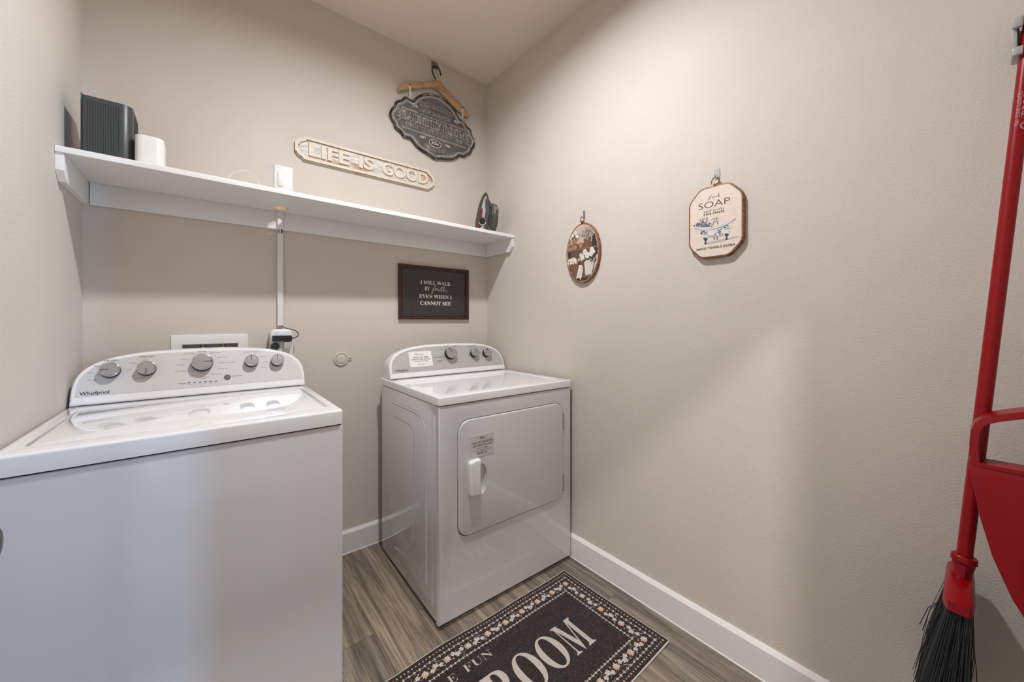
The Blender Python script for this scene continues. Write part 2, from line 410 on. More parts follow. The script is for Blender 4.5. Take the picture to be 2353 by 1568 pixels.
bm = NB(); pts = [at(1, -.12, x, y) for x, y in ((516, 418), (526, 407), (539, 396), (553, 391.5), (566, 393), (580, 402), (592, 413), (602, 424))]
p0, p1 = pts[0].copy(), pts[-1].copy(); p0.z = SZ+.0012; p1.z = SZ+.0012
p00 = p0+Vector((-.1, .03, 0)); p11 = p1+Vector((.07, .02, 0))
tube(bm, [p00, p0]+pts[1:-1]+[p1, p11, Vector((HOLE[0]-.012, HOLE[1], SZ+.001)), Vector((HOLE[0]-.004, HOLE[1]+.004, SZ-.008)), Vector((HOLE[0], -.071, 1.699))], .0011, 6)
tag(obj('thin_cable', bm, CREAMP, origin=(-1.3, -.12, SZ)), 'thin white cable arching up over the shelf left of the switch plate', 'cable')

# steam iron standing on its heel
IX, IY = -.125, -.115
t = thing('steam_iron', 'black and silver steam iron standing upright at the right end of the shelf', 'iron', (IX, IY-.05, SZ))
lean = R_(7)
# local: a = half width (x), b = along the length (up), c = from sole towards handle (-y)
def IF(a, b, c=0): return Vector((IX+a, IY-.01-(c*math.cos(lean)+b*math.sin(lean)), SZ+.004+b*math.cos(lean)+max(0, -c)*0+(.0)-c*math.sin(lean)*.0))
def wid(s, w): return w*max(0, (1-s**2.3))**.72
def taper(b): return min(1, (1-b/.262)*1.9+.06)
def iron_layer(name, m, c0, c1, w0, w1, s0=0, s1=1, L=.262, bev=0):
    bm = NB(); N = 18; rings = []
    for c, w, e in ((c0, w0, 0), (c1, w1, 0)):
        L2 = L*(1-.0*e)
        right = [(wid(i/N, w), L2*(s0+(s1-s0)*i/N)) for i in range(N+1)]
        out = [(-a, b) for a, b in right]+[(a, b) for a, b in right[::-1][1:]]
        rings.append([bm.verts.new(IF(a, b, c*(taper(b) if c > .03 else max(taper(b), .55)))) for a, b in out])
    n = len(rings[0])
    for k in range(n): bm.faces.new((rings[0][k], rings[0][(k+1) % n], rings[1][(k+1) % n], rings[1][k]))
    bm.faces.new(rings[0]); bm.faces.new(rings[1][::-1]); bmesh.ops.recalc_face_normals(bm, faces=bm.faces)
    return obj(name, bm, m, t, ang=50)
IRONG = mat('iron_dark_grey', (74, 72, 70), .35); IRONR = mat('iron_red_tank', (120, 40, 36), .2); IRONS = mat('iron_silver', (200, 198, 205), .2, metal=.5)
iron_layer('soleplate', mat('soleplate', (188, 150, 105), .25, metal=.8), 0, .004, .058, .058, L=.262)
iron_layer('skirt', IRONG, .004, .026, .057, .052, L=.260)
iron_layer('water_tank', IRONR, .024, .040, .0545, .051, L=.212)
iron_layer('silver_body', IRONS, .0265, .064, .047, .036, L=.240)
iron_layer('upper_shell', IRONG, .0625, .092, .035, .026, L=.226)
bm = NB(); lathe(bm, [(0, -.02), (.027, -.02), (.028, .006), (.025, .011), (.019, .012), (.018, .018), (0, .019)], frame(IF(-.034, .070, .052), (.62, -.78, 0), (0, 0, 1)), 24, mis=[0, 0, 0, 0, 1, 1]); obj('temperature_dial', bm, [CHROME, KNOBB], t)
bm = NB(); pts = [IF(0, .165, .085), IF(0, .150, .115), IF(0, .115, .128), IF(0, .06, .130), IF(0, .02, .118), IF(0, .006, .09)]
tube(bm, pts, [.013, .016, .017, .017, .016, .014], 12); obj('handle', bm, IRONG, t)
bm = NB(); box(bm, IX-.015, IX+.015, IF(0, 0, .142).y-.012, IF(0, 0, .12).y, SZ+.105, SZ+.150, .004); obj('steam_button', bm, [STEEL], t)
bm = NB(); box(bm, IX-.045, IX+.045, IY-.118, IY-.01, SZ+.0005, SZ+.010, .004); obj('heel_rest', bm, BLACKP, t)
bm = NB(); tube(bm, [IF(-.018, .10, .09), IF(-.03, .07, .096), IF(-.034, .04, .104), IF(-.03, .012, .118), Vector((IX-.02, -.262, SZ+.006)), Vector((IX+.03, -.22, SZ+.005)), Vector((IX+.09, -.16, SZ+.005))], .003, 8); obj('power_cord', bm, BLACKP, t)

# ---------------------------------------------------------------- wall plates and cable runs
BW = frame((0, 0, 0), (1, 0, 0), (0, 0, 1))            # back wall, normal to the room
RW = frame((0, 0, 0), (0, -1, 0), (0, 0, 1))           # right wall: a = -y
t = thing('switch_plate', 'white wall plate with a narrow rocker, half hidden behind the shelf', 'switch', (-1.1645, 0, 1.86))
bm = NB(); prism(bm, rrect(-1.202, -1.127, 1.800, 1.919, .003, 3), BW, .0005, .006, .002); obj('plate', bm, CREAMP, t)
bm = NB(); prism(bm, rrect(-1.188, -1.168, 1.822, 1.888, .002, 3), BW, .006, .012, .002); obj('rocker', bm, TRIM, t)

t = thing('cable_raceway', 'slim white cable cover running down from the shelf to the outlet', 'cable cover', (-1.1785, 0, 1.39))
bm = NB(); box(bm, -1.190, -1.167, -.014, -.0005, 1.173, 1.6015, .0015); obj('lower_channel', bm, TRIM, t)
bm = NB(); box(bm, -1.1925, -1.1695, -.032, -.0195, 1.6175, 1.6965, .0015); obj('upper_channel', bm, TRIM, t)
bm = NB(); tube(bm, [(-1.181, -.012, 1.598), (-1.178, -.020, 1.609), (-1.174, -.026, 1.62)], .002, 6); tube(bm, [(-1.176, -.008, 1.598), (-1.174, -.024, 1.612), (-1.176, -.026, 1.62)], .0022, 6, mi=1)
obj('bridging_cable', bm, [CREAMP, BLACKP], t)

t = thing('surge_adapter', 'white plug-in surge adapter with blue lights above the washer', 'outlet adapter', (-1.178, 0, 1.08))
bm = NB(); prism(bm, [(-1.221, .99)]+[(-1.135, .99)]+[(-1.1535+.0185*math.cos(R_(a)), 1.138+.0185*math.sin(R_(a))) for a in range(0, 91, 15)]+[(-1.2025+.0185*math.cos(R_(a)), 1.138+.0185*math.sin(R_(a))) for a in range(90, 181, 15)], BW, .009, .048, .008, 3); obj('housing', bm, CREAMP, t)
bm = NB(); prism(bm, rrect(-1.206, -1.126, .97, 1.085, .003, 2), BW, .0005, .006, .002); obj('wall_plate', bm, CREAMP, t)
bm = NB()
for i in range(2):
    for j in range(2): box(bm, -1.188+i*.013, -1.178+i*.013, -.0486, -.0478, 1.1412-j*.006, 1.1430-j*.006)
obj('indicator_lights', bm, BLUE, t, label='blue indicator lights')
bm = NB(); box(bm, -1.216, -1.140, -.072, -.0485, 1.1015, 1.128, .003); ch = tag(obj('usb_charger', bm, BLACKP, origin=(-1.178, -.05, 1.115)), 'black rectangular charger plugged into the white surge adapter', 'charger')
bm = NB(); lathe(bm, [(0, 0), (.017, 0), (.017, .018), (.012, .026), (0, .028)], frame((-1.205, -.0485, 1.079), (1, 0, 0), (0, 0, 1)), 20); tag(obj('power_plug', bm, BLACKP, origin=(-1.205, -.05, 1.079)), 'round black plug in the surge adapter below the black charger', 'plug')
bm = NB(); box(bm, -1.172, -1.142, -.071, -.0485, 1.066, 1.098, .003); tag(obj('power_plug', bm, HOLD, origin=(-1.158, -.05, 1.082)), 'light grey square plug in the surge adapter right of the round plug', 'plug')
bm = NB(); tube(bm, curve([(-1.172, -.008, 1.176), (-1.168, -.014, 1.166), (-1.150, -.03, 1.158), (-1.128, -.04, 1.152), (-1.113, -.045, 1.140), (-1.112, -.05, 1.126), (-1.125, -.056, 1.117), (-1.139, -.06, 1.115)]), .0019, 8)
box(bm, -1.1385, -1.131, -.063, -.055, 1.1125, 1.118, .001)
tag(obj('charger_cable', bm, BLACKP, origin=(-1.13, -.04, 1.14)), 'short black cable looping from the cable cover to the charger', 'cable')

t = thing('washer_supply_box', 'white recessed plumbing box in the wall behind the washer', 'plumbing box', (-1.429, 0, 1.03))
bm = NB()
X0, X1, Z0, Z1 = BOXR
prism(bm, rrect(-1.556, -1.301, .93, 1.137, .004, 2), BW, .0005, .006, .002)
fr_o = obj('trim_frame', bm, CREAMP, t)
bm = NB(); box(bm, X0+.0003, X1-.0003, -.03, .05, Z0+.0003, Z1-.0003); boolean(fr_o, bm)
bm = NB()
for q in ([(X0, .0), (X1, .0), (X1, .068), (X0, .068)],): pass
box(bm, X0+.001, X1-.001, .062, .066, Z0+.001, Z1-.001); box(bm, X0+.0005, X0+.003, -.004, .062, Z0+.001, Z1-.001); box(bm, X1-.003, X1-.0005, -.004, .062, Z0+.001, Z1-.001); box(bm, X0+.003, X1-.003, -.004, .062, Z1-.003, Z1-.0005)
obj('box_liner', bm, mat('plumbing_box_grey', (205, 202, 198), .5), t)
for x in (-1.455, -1.388):
    bm = NB(); lathe(bm, [(0, 0), (.010, 0), (.010, .012), (.007, .014), (.007, .03), (0, .03)], frame((x, .03, 1.095), (1, 0, 0), (0, -1, 0)), 16); v = obj('valve', bm, BRASS, t)
    bm = NB(); lathe(bm, [(0, -.003), (.012, 0), (.014, .004), (.012, .010), (0, .012)], frame((x, .018, 1.072), (1, 0, 0), (0, 0, 1)), 18); obj('valve_knob', bm, CHROME, v)

t = thing('wall_port_cover', 'small round cover painted like the wall between washer and dryer', 'wall cover', (-.911, 0, 1.001))
fr = frame((-.911, 0, 1.001), (1, 0, 0), (0, 0, 1))
bm = NB(); lathe(bm, [(.036, .0005), (.0355, .005), (.033, .0075), (.028, .0075), (.0265, .004), (.025, .004), (.0245, .008), (.022, .009), (0, .009)], fr, 40); obj('cover', bm, WALL, t)
bm = NB(); lathe(bm, [(.010, .0005), (.0098, .005), (.007, .006), (.0065, .0005)], frame((-.869, 0, .999), (1, 0, 0), (0, 0, 1)), 20); obj('finger_tab', bm, WALL, t)
bm = NB()
for a, b, w, h in ((-1.227, 1.905, .026, .003), (-1.232, 1.893, .010, .002), (-1.236, 1.899, .003, .012), (-1.222, 1.879, .018, .0015)): box(bm, a-w/2, a+w/2, -.0012, -.0003, b-h/2, b+h/2, .0005)
tag(obj('paint_scar', bm, mat('bare_plaster', (222, 214, 205), .8), origin=(-1.23, 0, 1.9)), 'small scuffed paint scar on the wall left of the switch plate', 'scuff')

# ---------------------------------------------------------------- washing machine
def arch(w, h, n=56, p=3.1, q=3.8):
    out = []
    for i in range(n+1):
        th = PI*i/n
        c, s = math.cos(th), math.sin(th)
        x = w*(1 if c > 0 else -1)*abs(c)**(2/p); z = h*abs(s)**(2/q); out.append((x, z))
    return out                                     # from right base over the top to left base
def console(t, xc, zb, yf, yb, w, h, k, pm):
    """control console: arched front leaning back by slope k, with depth; returns its face frame"""
    L = math.sqrt(1+k*k); fr = frame((xc, yf, zb+.004), (1, 0, 0), (0, k, 1))
    A = arch(w, h*L*.985); bm = NB(); rings = []
    def ring(ins, c):
        q = inset(A, ins) if ins else A
        q = [(a, max(b, 0 if not ins else ins)) for a, b in q]
        return [bm.verts.new(fr(a, b, c)) for a, b in q]
    rings.append(ring(.007, 0)); rings.append(ring(.0035, -.0008)); rings.append(ring(.001, -.0035)); rings.append(ring(0, -.009))
    B = arch(w*.985, h*.93)
    mid = [(a, b) for a, b in arch(w*.995, h*.985)]
    ym = yf+(yb-yf)*.62
    # side walls run back to the wall side of the console
    rings.append([bm.verts.new(Vector((xc+a, max(fr(0, b, 0).y+.02, ym), zb+.004+b))) for a, b in mid])
    rings.append([bm.verts.new(Vector((xc+a, yb, zb+.004+b))) for a, b in B])
    for r0, r1 in zip(rings, rings[1:]):
        for i in range(len(r0)-1): bm.faces.new((r0[i+1], r0[i], r1[i], r1[i+1]))
        bm.faces.new((r0[0], r0[-1], r1[-1], r1[0]))
    bm.faces.new(rings[0]); bm.faces.new(rings[-1][::-1]); bmesh.ops.recalc_face_normals(bm, faces=bm.faces)
    co = obj('console', bm, WHITE, t, ang=40)
    bm = NB(); P = inset(A, .012); P = [(a, b) for a, b in P if b > .027]; P = [(P[0][0], .027)]+P+[(P[-1][0], .027)]
    prism(bm, P, fr, .0001, .0012, .0004, 1); obj('control_panel', bm, pm, co)
    bm = NB(); box(bm, xc-w+.02, xc+w-.02, yf+.006, yb-.004, zb-.001, zb+.0045); obj('console_gap_shade', bm, DARK, co)  # dark strip painting the shade in the gap under the console
    return co, fr
def knob(co, fr, a, b, r, hgt, ang):
    f2 = lambda x, y, c=0: fr(a+x, b+y, c)
    bm = NB()
    lathe(bm, [(r*.98, .0012), (r, .002), (r, hgt*.55), (r*.96, hgt*.62), (r*.97, hgt*.7), (r*.985, hgt*.88), (r*.94, hgt), (r*.88, hgt*1.02), (r*.84, hgt*.97), (0, hgt*.99)], f2, 40, mis=[1, 1, 1, 2, 2, 2, 2, 2, 0])
    kb = obj('knob', bm, [KNOBF, KNOBB, CHROME], co)
    c, s = math.cos(R_(ang)), math.sin(R_(ang)); bm = NB(); w = .0012
    q = [(r*.12, -w), (r*.86, -w), (r*.86, w), (r*.12, w)]
    prism(bm, [(x*c-y*s, x*s+y*c) for x, y in q], f2, hgt*.985, hgt*1.0+.0006); obj('pointer_mark', bm, MARK, kb)
def logo(bm, fr, a, b, w):
    text(bm, 'Whirlpool', fr, a, b, w=w, em=w/4.15, c=.0015, off=.012)
    # the slanted ring round the l and p
    cx, cy, N = a+w*.085, b+w*.075, 40; th = R_(32)
    o = []; i_ = []
    for k in range(N):
        u = 2*PI*k/N; tk = w*(.010+.006*math.sin(u))
        for lst, d in ((o, 0), (i_, tk)):
            x, y = (w*.205-d*1.2)*math.cos(u), (w*.060-d)*math.sin(u)
            lst.append((cx+x*math.cos(th)-y*math.sin(th), cy+x*math.sin(th)+y*math.cos(th)))
    O = [bm.verts.new(fr(x, y, .0016)) for x, y in o]; I = [bm.verts.new(fr(x, y, .0016)) for x, y in i_]
    for k in range(N):
        if 5 <= k <= 7: continue
        bm.faces.new((O[k], O[(k+1) % N], I[(k+1) % N], I[k]))

WX0, WX1, WY0, WY1, WZ = -1.788, -1.110, -.800, -.055, .9165
WXC = (WX0+WX1)/2
t = thing('washing_machine', 'white top-loading washing machine with five console knobs at the left', 'washing machine', (WXC, (WY0+WY1)/2, 0))
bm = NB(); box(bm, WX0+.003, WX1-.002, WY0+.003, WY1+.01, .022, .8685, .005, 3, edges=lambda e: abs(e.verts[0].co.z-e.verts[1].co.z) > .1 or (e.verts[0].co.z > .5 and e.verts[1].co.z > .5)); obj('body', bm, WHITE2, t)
bm = NB(); box(bm, WX0+.008, WX1-.008, WY0+.008, WY1, .862, .876); obj('deck_gap_shade', bm, DARK, t)  # black filler, stands in for the shade in the seam below the deck
for sx in (WX0+.05, WX1-.05):
    for sy in (WY0+.06, WY1-.06): bm = NB(); lathe(bm, [(0, 0), (.02, 0), (.018, .012), (.008, .014), (.008, .03), (0, .03)], frame((sx, sy, 0), (1, 0, 0), (0, 1, 0)), 12); obj('foot', bm, BLACKP, t)
bm = NB(); prism(bm, rrect(WX0, WX1, WY0, WY1, .016, 5), lambda a, b, c=0: Vector((a, b, c)), .873, WZ, .007, 4); dk = obj('deck', bm, WHITE, t)
LX0, LX1, LY0, LY1 = -1.754, -1.138, -.735, -.292
bm = NB(); prism(bm, rrect(LX0, LX1, LY0, LY1, .02, 6), lambda a, b, c=0: Vector((a, b, c)), WZ-.014, WZ+.02); boolean(dk, bm)
bm = NB(); prism(bm, rrect(LX0+.0035, LX1-.0065, LY0+.004, LY1-.002, .016, 6), lambda a, b, c=0: Vector((a, b, c)), WZ-.0135, WZ-.0005, .006, 4); ld = obj('lid', bm, WHITE, t)
co, FR = console(t, WXC, WZ, -.224, -.07, .336, .170, .38, PANELW)
FP, FN = FR(0, 0, 0), (FR(0, 0, 1)-FR(0, 0, 0))
def onface(x, y, lift=.0): 
    p = atp(FR(0, 0, lift), FN, x, y)-FR(0, 0, 0); u = FR(1, 0, 0)-FR(0, 0, 0); v = FR(0, 1, 0)-FR(0, 0, 0); return p.dot(u), p.dot(v)
for x, y, r, ang in ((252.5, 850, .0250, 178), (336.5, 846, .0250, 268), (465, 832.5, .0325, 2), (578.5, 829, .0235, 92), (638, 827.5, .0235, 92)):
    a, b = onface(x, y, .02); knob(co, FR, a, b, r, .027 if r < .03 else .029, ang)
bm = NB(); a, b = onface(522.5, 867.5); lathe(bm, [(.0105, .001), (.0105, .003), (.009, .0045), (.0085, .0035), (0, .0045)], lambda x, y, c=0: FR(a+x, b+y, c), 24); obj('start_button', bm, mat('start_button_grey', (108, 108, 110), .3), co)
bm = NB()
for i in range(6):
    a, b = onface(435+i*12.3, 880.3-i*.85); prism(bm, rrect(a-.0042, a+.0042, b-.0012, b+.0012, .001, 2), FR, .0012, .0018)
obj('progress_lights', bm, INK, co)
bm = NB(); a0, b0 = onface(182, 911); a1, b1 = onface(251, 905); logo(bm, FR, (a0+a1)/2, (b0+b1)/2+.001, a1-a0); obj('maker_logo', bm, INK, co)
def wl(bm, s, x, y, em, mi=0, off=0):
    a, b = onface(x, y); text(bm, s, FR, a, b-em*.3, em=em, c=.0015, mi=mi, off=off, res=2)
bm = NB()
for s, x, y in (('SOIL LEVEL', 256, 829), ('WASH TEMP', 338, 820.5), ('Normal', 464.5, 808.5)): wl(bm, s, x, y, .0074, 0, 0)
for s, x, y in (('Heavy', 245, 835.5), ('Med', 222, 842), ('Light', 209.5, 857.5), ('Ex Light', 214, 874), ('Hot', 330, 828.5), ('Warm', 305.5, 835), ('Cool', 296, 850), ('Cold', 304.5, 865),
                ('Tap Cold', 321, 869.5), ('Cold Wash', 434, 813.5), ('Super Wash', 495, 811), ('Casual', 422.5, 826), ('Heavy Duty', 510.5, 821), ('Delicate', 415, 839.5),
                ('Bulky Items/Sheets', 522, 833.5), ('Quick Wash', 416.5, 854), ('Drain & Spin', 512, 847.5), ('Soak', 439.5, 864.5), ('Clean Washer', 467, 867), ('Rinse & Spin', 498, 860),
                ('2 Rinses', 604, 819.5), ('1 Rinse', 609, 831.5), ('2 Rinse', 605.5, 844.5)): wl(bm, s, x, y, .0066, 1)
wl(bm, 'RINSE OPTIONS', 576.5, 809.5, .0068, 1, 0); wl(bm, 'Start / Pause', 544.5, 864, .0060, 0, 0); wl(bm, 'Progress', 420, 881.5, .0060, 0, 0)
for i, s in enumerate(('Sensing', 'Wash', 'Rinse', 'Spin', 'Done', 'Lid Lock')): wl(bm, s, 435+i*12.3, 884.3-i*.85, .0045, 1)
wl(bm, 'affresh', 469, 870, .0055, 0, 0)
obj('control_lettering', bm, [INK, INKG], co)

# ---------------------------------------------------------------- dryer (built square, then turned very slightly)
DXC, DYF, DZ, DW = -.389, -.7545, .900, .364
t = thing('clothes_dryer', 'white front-loading clothes dryer in the corner with a side-hinged door', 'dryer', (DXC, DYF, 0)); DR = t
DY1 = DYF+.655
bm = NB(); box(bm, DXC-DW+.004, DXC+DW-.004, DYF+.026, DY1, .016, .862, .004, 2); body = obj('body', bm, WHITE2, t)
# embossed ridges of the left side panel
SF = lambda a, b, c=0: Vector((DXC-DW+.004-c, a, b))
def ridge(bm, pts, w, d):
    for p, q in zip(pts, pts[1:]): pass
    n = len(pts); L_, R2 = [], []; cen = []
    for i in range(n):
        d_ = (Vector(pts[min(i+1, n-1)])-Vector(pts[max(i-1, 0)])).normalized(); nn = Vector((-d_.y, d_.x))
        p = Vector(pts[i]); L_.append(bm.verts.new(SF(*(p+nn*w), -.0003))); R2.append(bm.verts.new(SF(*(p-nn*w), -.0003))); cen.append(bm.verts.new(SF(p.x, p.y, d)))
    for i in range(n-1):
        bm.faces.new((L_[i], L_[i+1], cen[i+1], cen[i])); bm.faces.new((cen[i], cen[i+1], R2[i+1], R2[i]))
bm = NB()
ya, yb_ = DYF+.10, DY1-.08
ridge(bm, [(yb_-.06, .80), (ya+.10, .80)]+[(ya+.10-.08*math.sin(R_(a)), .72+.08*math.cos(R_(a))) for a in range(10, 91, 10)]+[(ya+.02, .12)], .010, .0035)
ridge(bm, [(yb_-.10, .735), (ya+.20, .735)]+[(ya+.20-.06*math.sin(R_(a)), .675+.06*math.cos(R_(a))) for a in range(10, 91, 10)]+[(ya+.14, .42), (ya+.15, .25), (ya+.24, .13), (yb_-.1, .10)], .008, .0016)
ridge(bm, [(ya-.035, .83), (ya-.035, .06)], .005, .0015)
bmesh.ops.recalc_face_normals(bm, faces=bm.faces); obj('side_embossing', bm, WHITE2, body)
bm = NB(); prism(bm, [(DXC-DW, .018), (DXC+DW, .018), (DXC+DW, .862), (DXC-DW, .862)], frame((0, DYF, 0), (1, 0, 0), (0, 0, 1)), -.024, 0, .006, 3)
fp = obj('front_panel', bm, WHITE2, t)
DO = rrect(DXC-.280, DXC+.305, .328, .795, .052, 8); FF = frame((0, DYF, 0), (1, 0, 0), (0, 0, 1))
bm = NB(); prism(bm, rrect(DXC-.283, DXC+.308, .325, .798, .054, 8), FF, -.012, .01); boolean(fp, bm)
bm = NB(); prism(bm, rrect(DXC-.284, DXC+.309, .324, .799, .054, 8), FF, -.020, -.0115); obj('door_gap_shade', bm, GREY, t)  # grey backing ring, shade of the gap round the door put in as colour
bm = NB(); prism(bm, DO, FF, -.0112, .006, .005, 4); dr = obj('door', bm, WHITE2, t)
# finger pocket and grip
PX0, PX1, PZ0, PZ1 = DXC-.205, DXC-.155, .482, .600
bm = NB(); rg = []
for c, q in ((.009, 1.0), (.005, 1.0), (.001, .96), (-.003, .88), (-.0065, .74), (-.0085, .5)):
    rg.append([bm.verts.new(FF(DXC-.181+.036*q*math.copysign(abs(math.cos(k*PI/18))**.75, math.cos(k*PI/18)), .542+.064*q*math.copysign(abs(math.sin(k*PI/18))**.75, math.sin(k*PI/18)), c)) for k in range(36)])
for r0, r1 in zip(rg, rg[1:]):
    for k in range(36): bm.faces.new((r0[k], r0[(k+1) % 36], r1[(k+1) % 36], r1[k]))
bm.faces.new(rg[0]); bm.faces.new(rg[-1][::-1]); bmesh.ops.recalc_face_normals(bm, faces=bm.faces); boolean(dr, bm)
bm = NB(); gp = [(DXC-.189, .488), (DXC-.189, .632), (DXC-.214, .632)]+[(DXC-.226-.012*math.sin(R_(a)), .617+.012*math.cos(R_(a))) for a in range(0, 91, 18)]+[(DXC-.238, .500)]+[(DXC-.226-.012*math.cos(R_(a)), .500-.012*math.sin(R_(a))) for a in range(18, 91, 18)]
prism(bm, gp, FF, .004, .030, .007, 4); obj('handle', bm, WHITE, dr)
for z in (.700, .400):
    bm = NB(); box(bm, DXC+.3055, DXC+.3105, DYF-.004, DYF+.004, z-.042, z+.042, .001)
    for k in range(3): box(bm, DXC+.303, DXC+.3115, DYF-.0055, DYF, z-.030+k*.027, z-.022+k*.027, .001)
    obj('hinge', bm, STEEL, dr)
# dryer top
bm = NB(); prism(bm, rrect(DXC-DW-.002, DXC+DW+.002, DYF-.003, DY1+.006, .010, 4), lambda a, b, c=0: Vector((a, b, c)), .866, DZ, .006, 4); dk = obj('top_panel', bm, WHITE, t)
bm = NB(); g0 = rrect(DXC-DW+.04, DXC+DW-.04, DYF+.045, DY1-.19, .02, 5); prism(bm, g0, lambda a, b, c=0: Vector((a, b, c)), DZ-.0035, DZ+.02); boolean(dk, bm)
md = dk.modifiers.new('soften', 'BEVEL'); md.width = .003; md.segments = 3; md.limit_method = 'ANGLE'; md.angle_limit = R_(50)
bm = NB(); box(bm, DXC-DW+.012, DXC+DW-.012, DYF+.012, DY1-.01, .860, .868); obj('top_gap_shade', bm, DARK, t)  # black slab, paints the shaded seam under the dryer top
co, FR = console(t, DXC, DZ, DYF+.535, DYF+.648, .357, .165, .38, PANEL)
DRM = Matrix.Translation(Vector((DXC, DYF, 0))) @ Matrix.Rotation(-.0206, 4, 'Z') @ Matrix.Translation(-Vector((DXC, DYF, 0)))
DRI = DRM.inverted()
def onface(x, y, lift=0.0, FRx=None):
    F_ = FRx or FR; P = DRM @ F_(0, 0, lift); N = (DRM @ F_(0, 0, 1))-(DRM @ F_(0, 0, 0))
    p = DRI @ atp(P, N, x, y)-F_(0, 0, 0); u = F_(1, 0, 0)-F_(0, 0, 0); v = F_(0, 1, 0)-F_(0, 0, 0); return p.dot(u), p.dot(v)
for x, y, r, ang in ((1038, 810.5, .034, 122), (1092, 810, .0245, 55), (1120.5, 810, .0245, 102)):
    a, b = onface(x, y, .024); knob(co, FR, a, b, r, .034, ang)
bm = NB(); a0, b0 = onface(909, 857); a1, b1 = onface(938.5, 854); logo(bm, FR, (a0+a1)/2, (b0+b1)/2+.002, a1-a0); obj('maker_logo', bm, INK, co)
bm = NB()
def wl(bm, s, x, y, em, mi=0, off=0, w=None):
    a, b = onface(x, y); text(bm, s, FR, a, b-em*.3, em=em, c=.0015, mi=mi, off=off, w=w, res=2)
for s, x, y, e, m in (('Timed Dry', 1048, 796, .007, 0), ('Automatic', 1009.5, 829.5, .008, 0), ('Dry', 1010, 832.5, .008, 0), ('Fluff Air', 1055.5, 832, .008, 0), ('ENERGY PREFERRED', 1007, 821.8, .0065, 0),
                      ('TEMPERATURE', 1083, 796.3, .007, 0), ('CYCLE SIGNAL', 1111.5, 796.8, .007, 0), ('Wrinkle', 1014.5, 803, .006, 1), ('Shield', 1015.5, 805.5, .006, 1), ('Less Dry', 1012.5, 814.5, .006, 1),
                      ('Normal', 1014, 818.2, .006, 1), ('More Dry', 1018, 825, .006, 1), ('Very Dry', 1022, 827.5, .006, 1), ('OFF', 1025.5, 797, .006, 0), ('OFF', 1053, 823.3, .006, 0), ('OFF', 1035.5, 831.3, .006, 0),
                      ('Damp', 1028.5, 793.8, .006, 1), ('Touch Up', 1058, 818.4, .006, 1), ('Medium', 1103, 812, .006, 1), ('60', 1050, 803, .006, 1), ('50', 1052, 807.5, .006, 1), ('40', 1054.5, 812.5, .006, 1), ('20', 1048, 831, .006, 1), ('30', 1051.5, 828, .006, 1)): wl(bm, s, x, y, e, m)
a, b = onface(1020, 820.8); prism(bm, circ(a, b, .0028, 12), FR, .0012, .0018)
a, b = onface(1038, 812.5); o = [bm.verts.new(FR(a+.042*math.cos(k*PI/24), b+.042*math.sin(k*PI/24), .0015)) for k in range(48)]; i_ = [bm.verts.new(FR(a+.0405*math.cos(k*PI/24), b+.0405*math.sin(k*PI/24), .0015)) for k in range(48)]
for k in range(48): f = bm.faces.new((o[k], o[(k+1) % 48], i_[(k+1) % 48], i_[k])); f.material_index = 2
obj('control_lettering', bm, [INK, INKG, CREAMP], co)
# stickers
SCRL = [script, sans]
a0, b0 = onface(943, 845); a1, b1 = onface(995, 840); _, bt = onface(936, 809); sa0, _ = onface(938, 845)
sx0, sx1, sz0, sz1 = a0+.0, a1, (b0+b1)/2-.001, bt-.001
bm = NB(); prism(bm, rrect(sx0, sx1, sz0, sz1, .004, 3), FR, .0012, .0022, .0005, 1); sk = obj('reminder_sticker', bm, CREAMP, co, label='white lint trap reminder sticker')
cxs = (sx0+sx1)/2; H_ = sz1-sz0; Wd = sx1-sx0; bm = NB()
text(bm, script('Reminder'), FR, cxs-.002, sz0+H_*.76, w=Wd*.45, h=H_*.13, c=.0026, mi=1)
text(bm, sans('CLEAN LINT TRAP'), FR, cxs, sz0+H_*.56, w=Wd*.66, h=H_*.09, c=.0026)
text(bm, sans('BEFORE & AFTER EACH USE'), FR, cxs, sz0+H_*.43, w=Wd*.84, h=H_*.075, c=.0026)
text(bm, 'HELPS PREVENT FIRES', FR, cxs, sz0+H_*.32, w=Wd*.6, h=H_*.055, c=.0026, off=.01)
text(bm, script('thank you'), FR, cxs, sz0+H_*.09, w=Wd*.34, h=H_*.12, c=.0026, mi=1)
obj('sticker_lettering', bm, [INK, INKG], sk)
FD = frame((0, DYF-.006, 0), (1, 0, 0), (0, 0, 1))
q = [onface(x, y, 0, FD) for x, y in ((1080, 1004.5), (1134.8, 992.3), (1080.6, 1054), (1135.5, 1040.8))]
sx0, sx1, sz0, sz1 = (q[0][0]+q[2][0])/2, (q[1][0]+q[3][0])/2, (q[2][1]+q[3][1])/2, (q[0][1]+q[1][1])/2
bm = NB(); prism(bm, rrect(sx0, sx1, sz0, sz1, .004, 3), FD, .0001, .0011, .0004, 1); sk = obj('lint_sticker', bm, mat('clear_sticker', (206, 202, 201), .35), dr, label='clear lint trap sticker above the handle')
cxs = (sx0+sx1)/2; H_ = sz1-sz0; Wd = sx1-sx0; bm = NB(); c_ = .0014
text(bm, script('Please'), FD, cxs, sz0+H_*.80, w=Wd*.22, h=H_*.14, c=c_)
text(bm, bold('CLEAN LINT TRAP BEFORE'), FD, cxs, sz0+H_*.61, w=Wd*.86, h=H_*.095, c=c_)
text(bm, bold('AND AFTER EACH CYCLE'), FD, cxs, sz0+H_*.47, w=Wd*.82, h=H_*.095, c=c_)
text(bm, 'LINT BUILDUP IS FLAMMABLE', FD, cxs, sz0+H_*.36, w=Wd*.5, h=H_*.04, c=c_, off=.01)
text(bm, bold('THANK YOU'), FD, cxs, sz0+H_*.10, w=Wd*.44, h=H_*.10, c=c_)
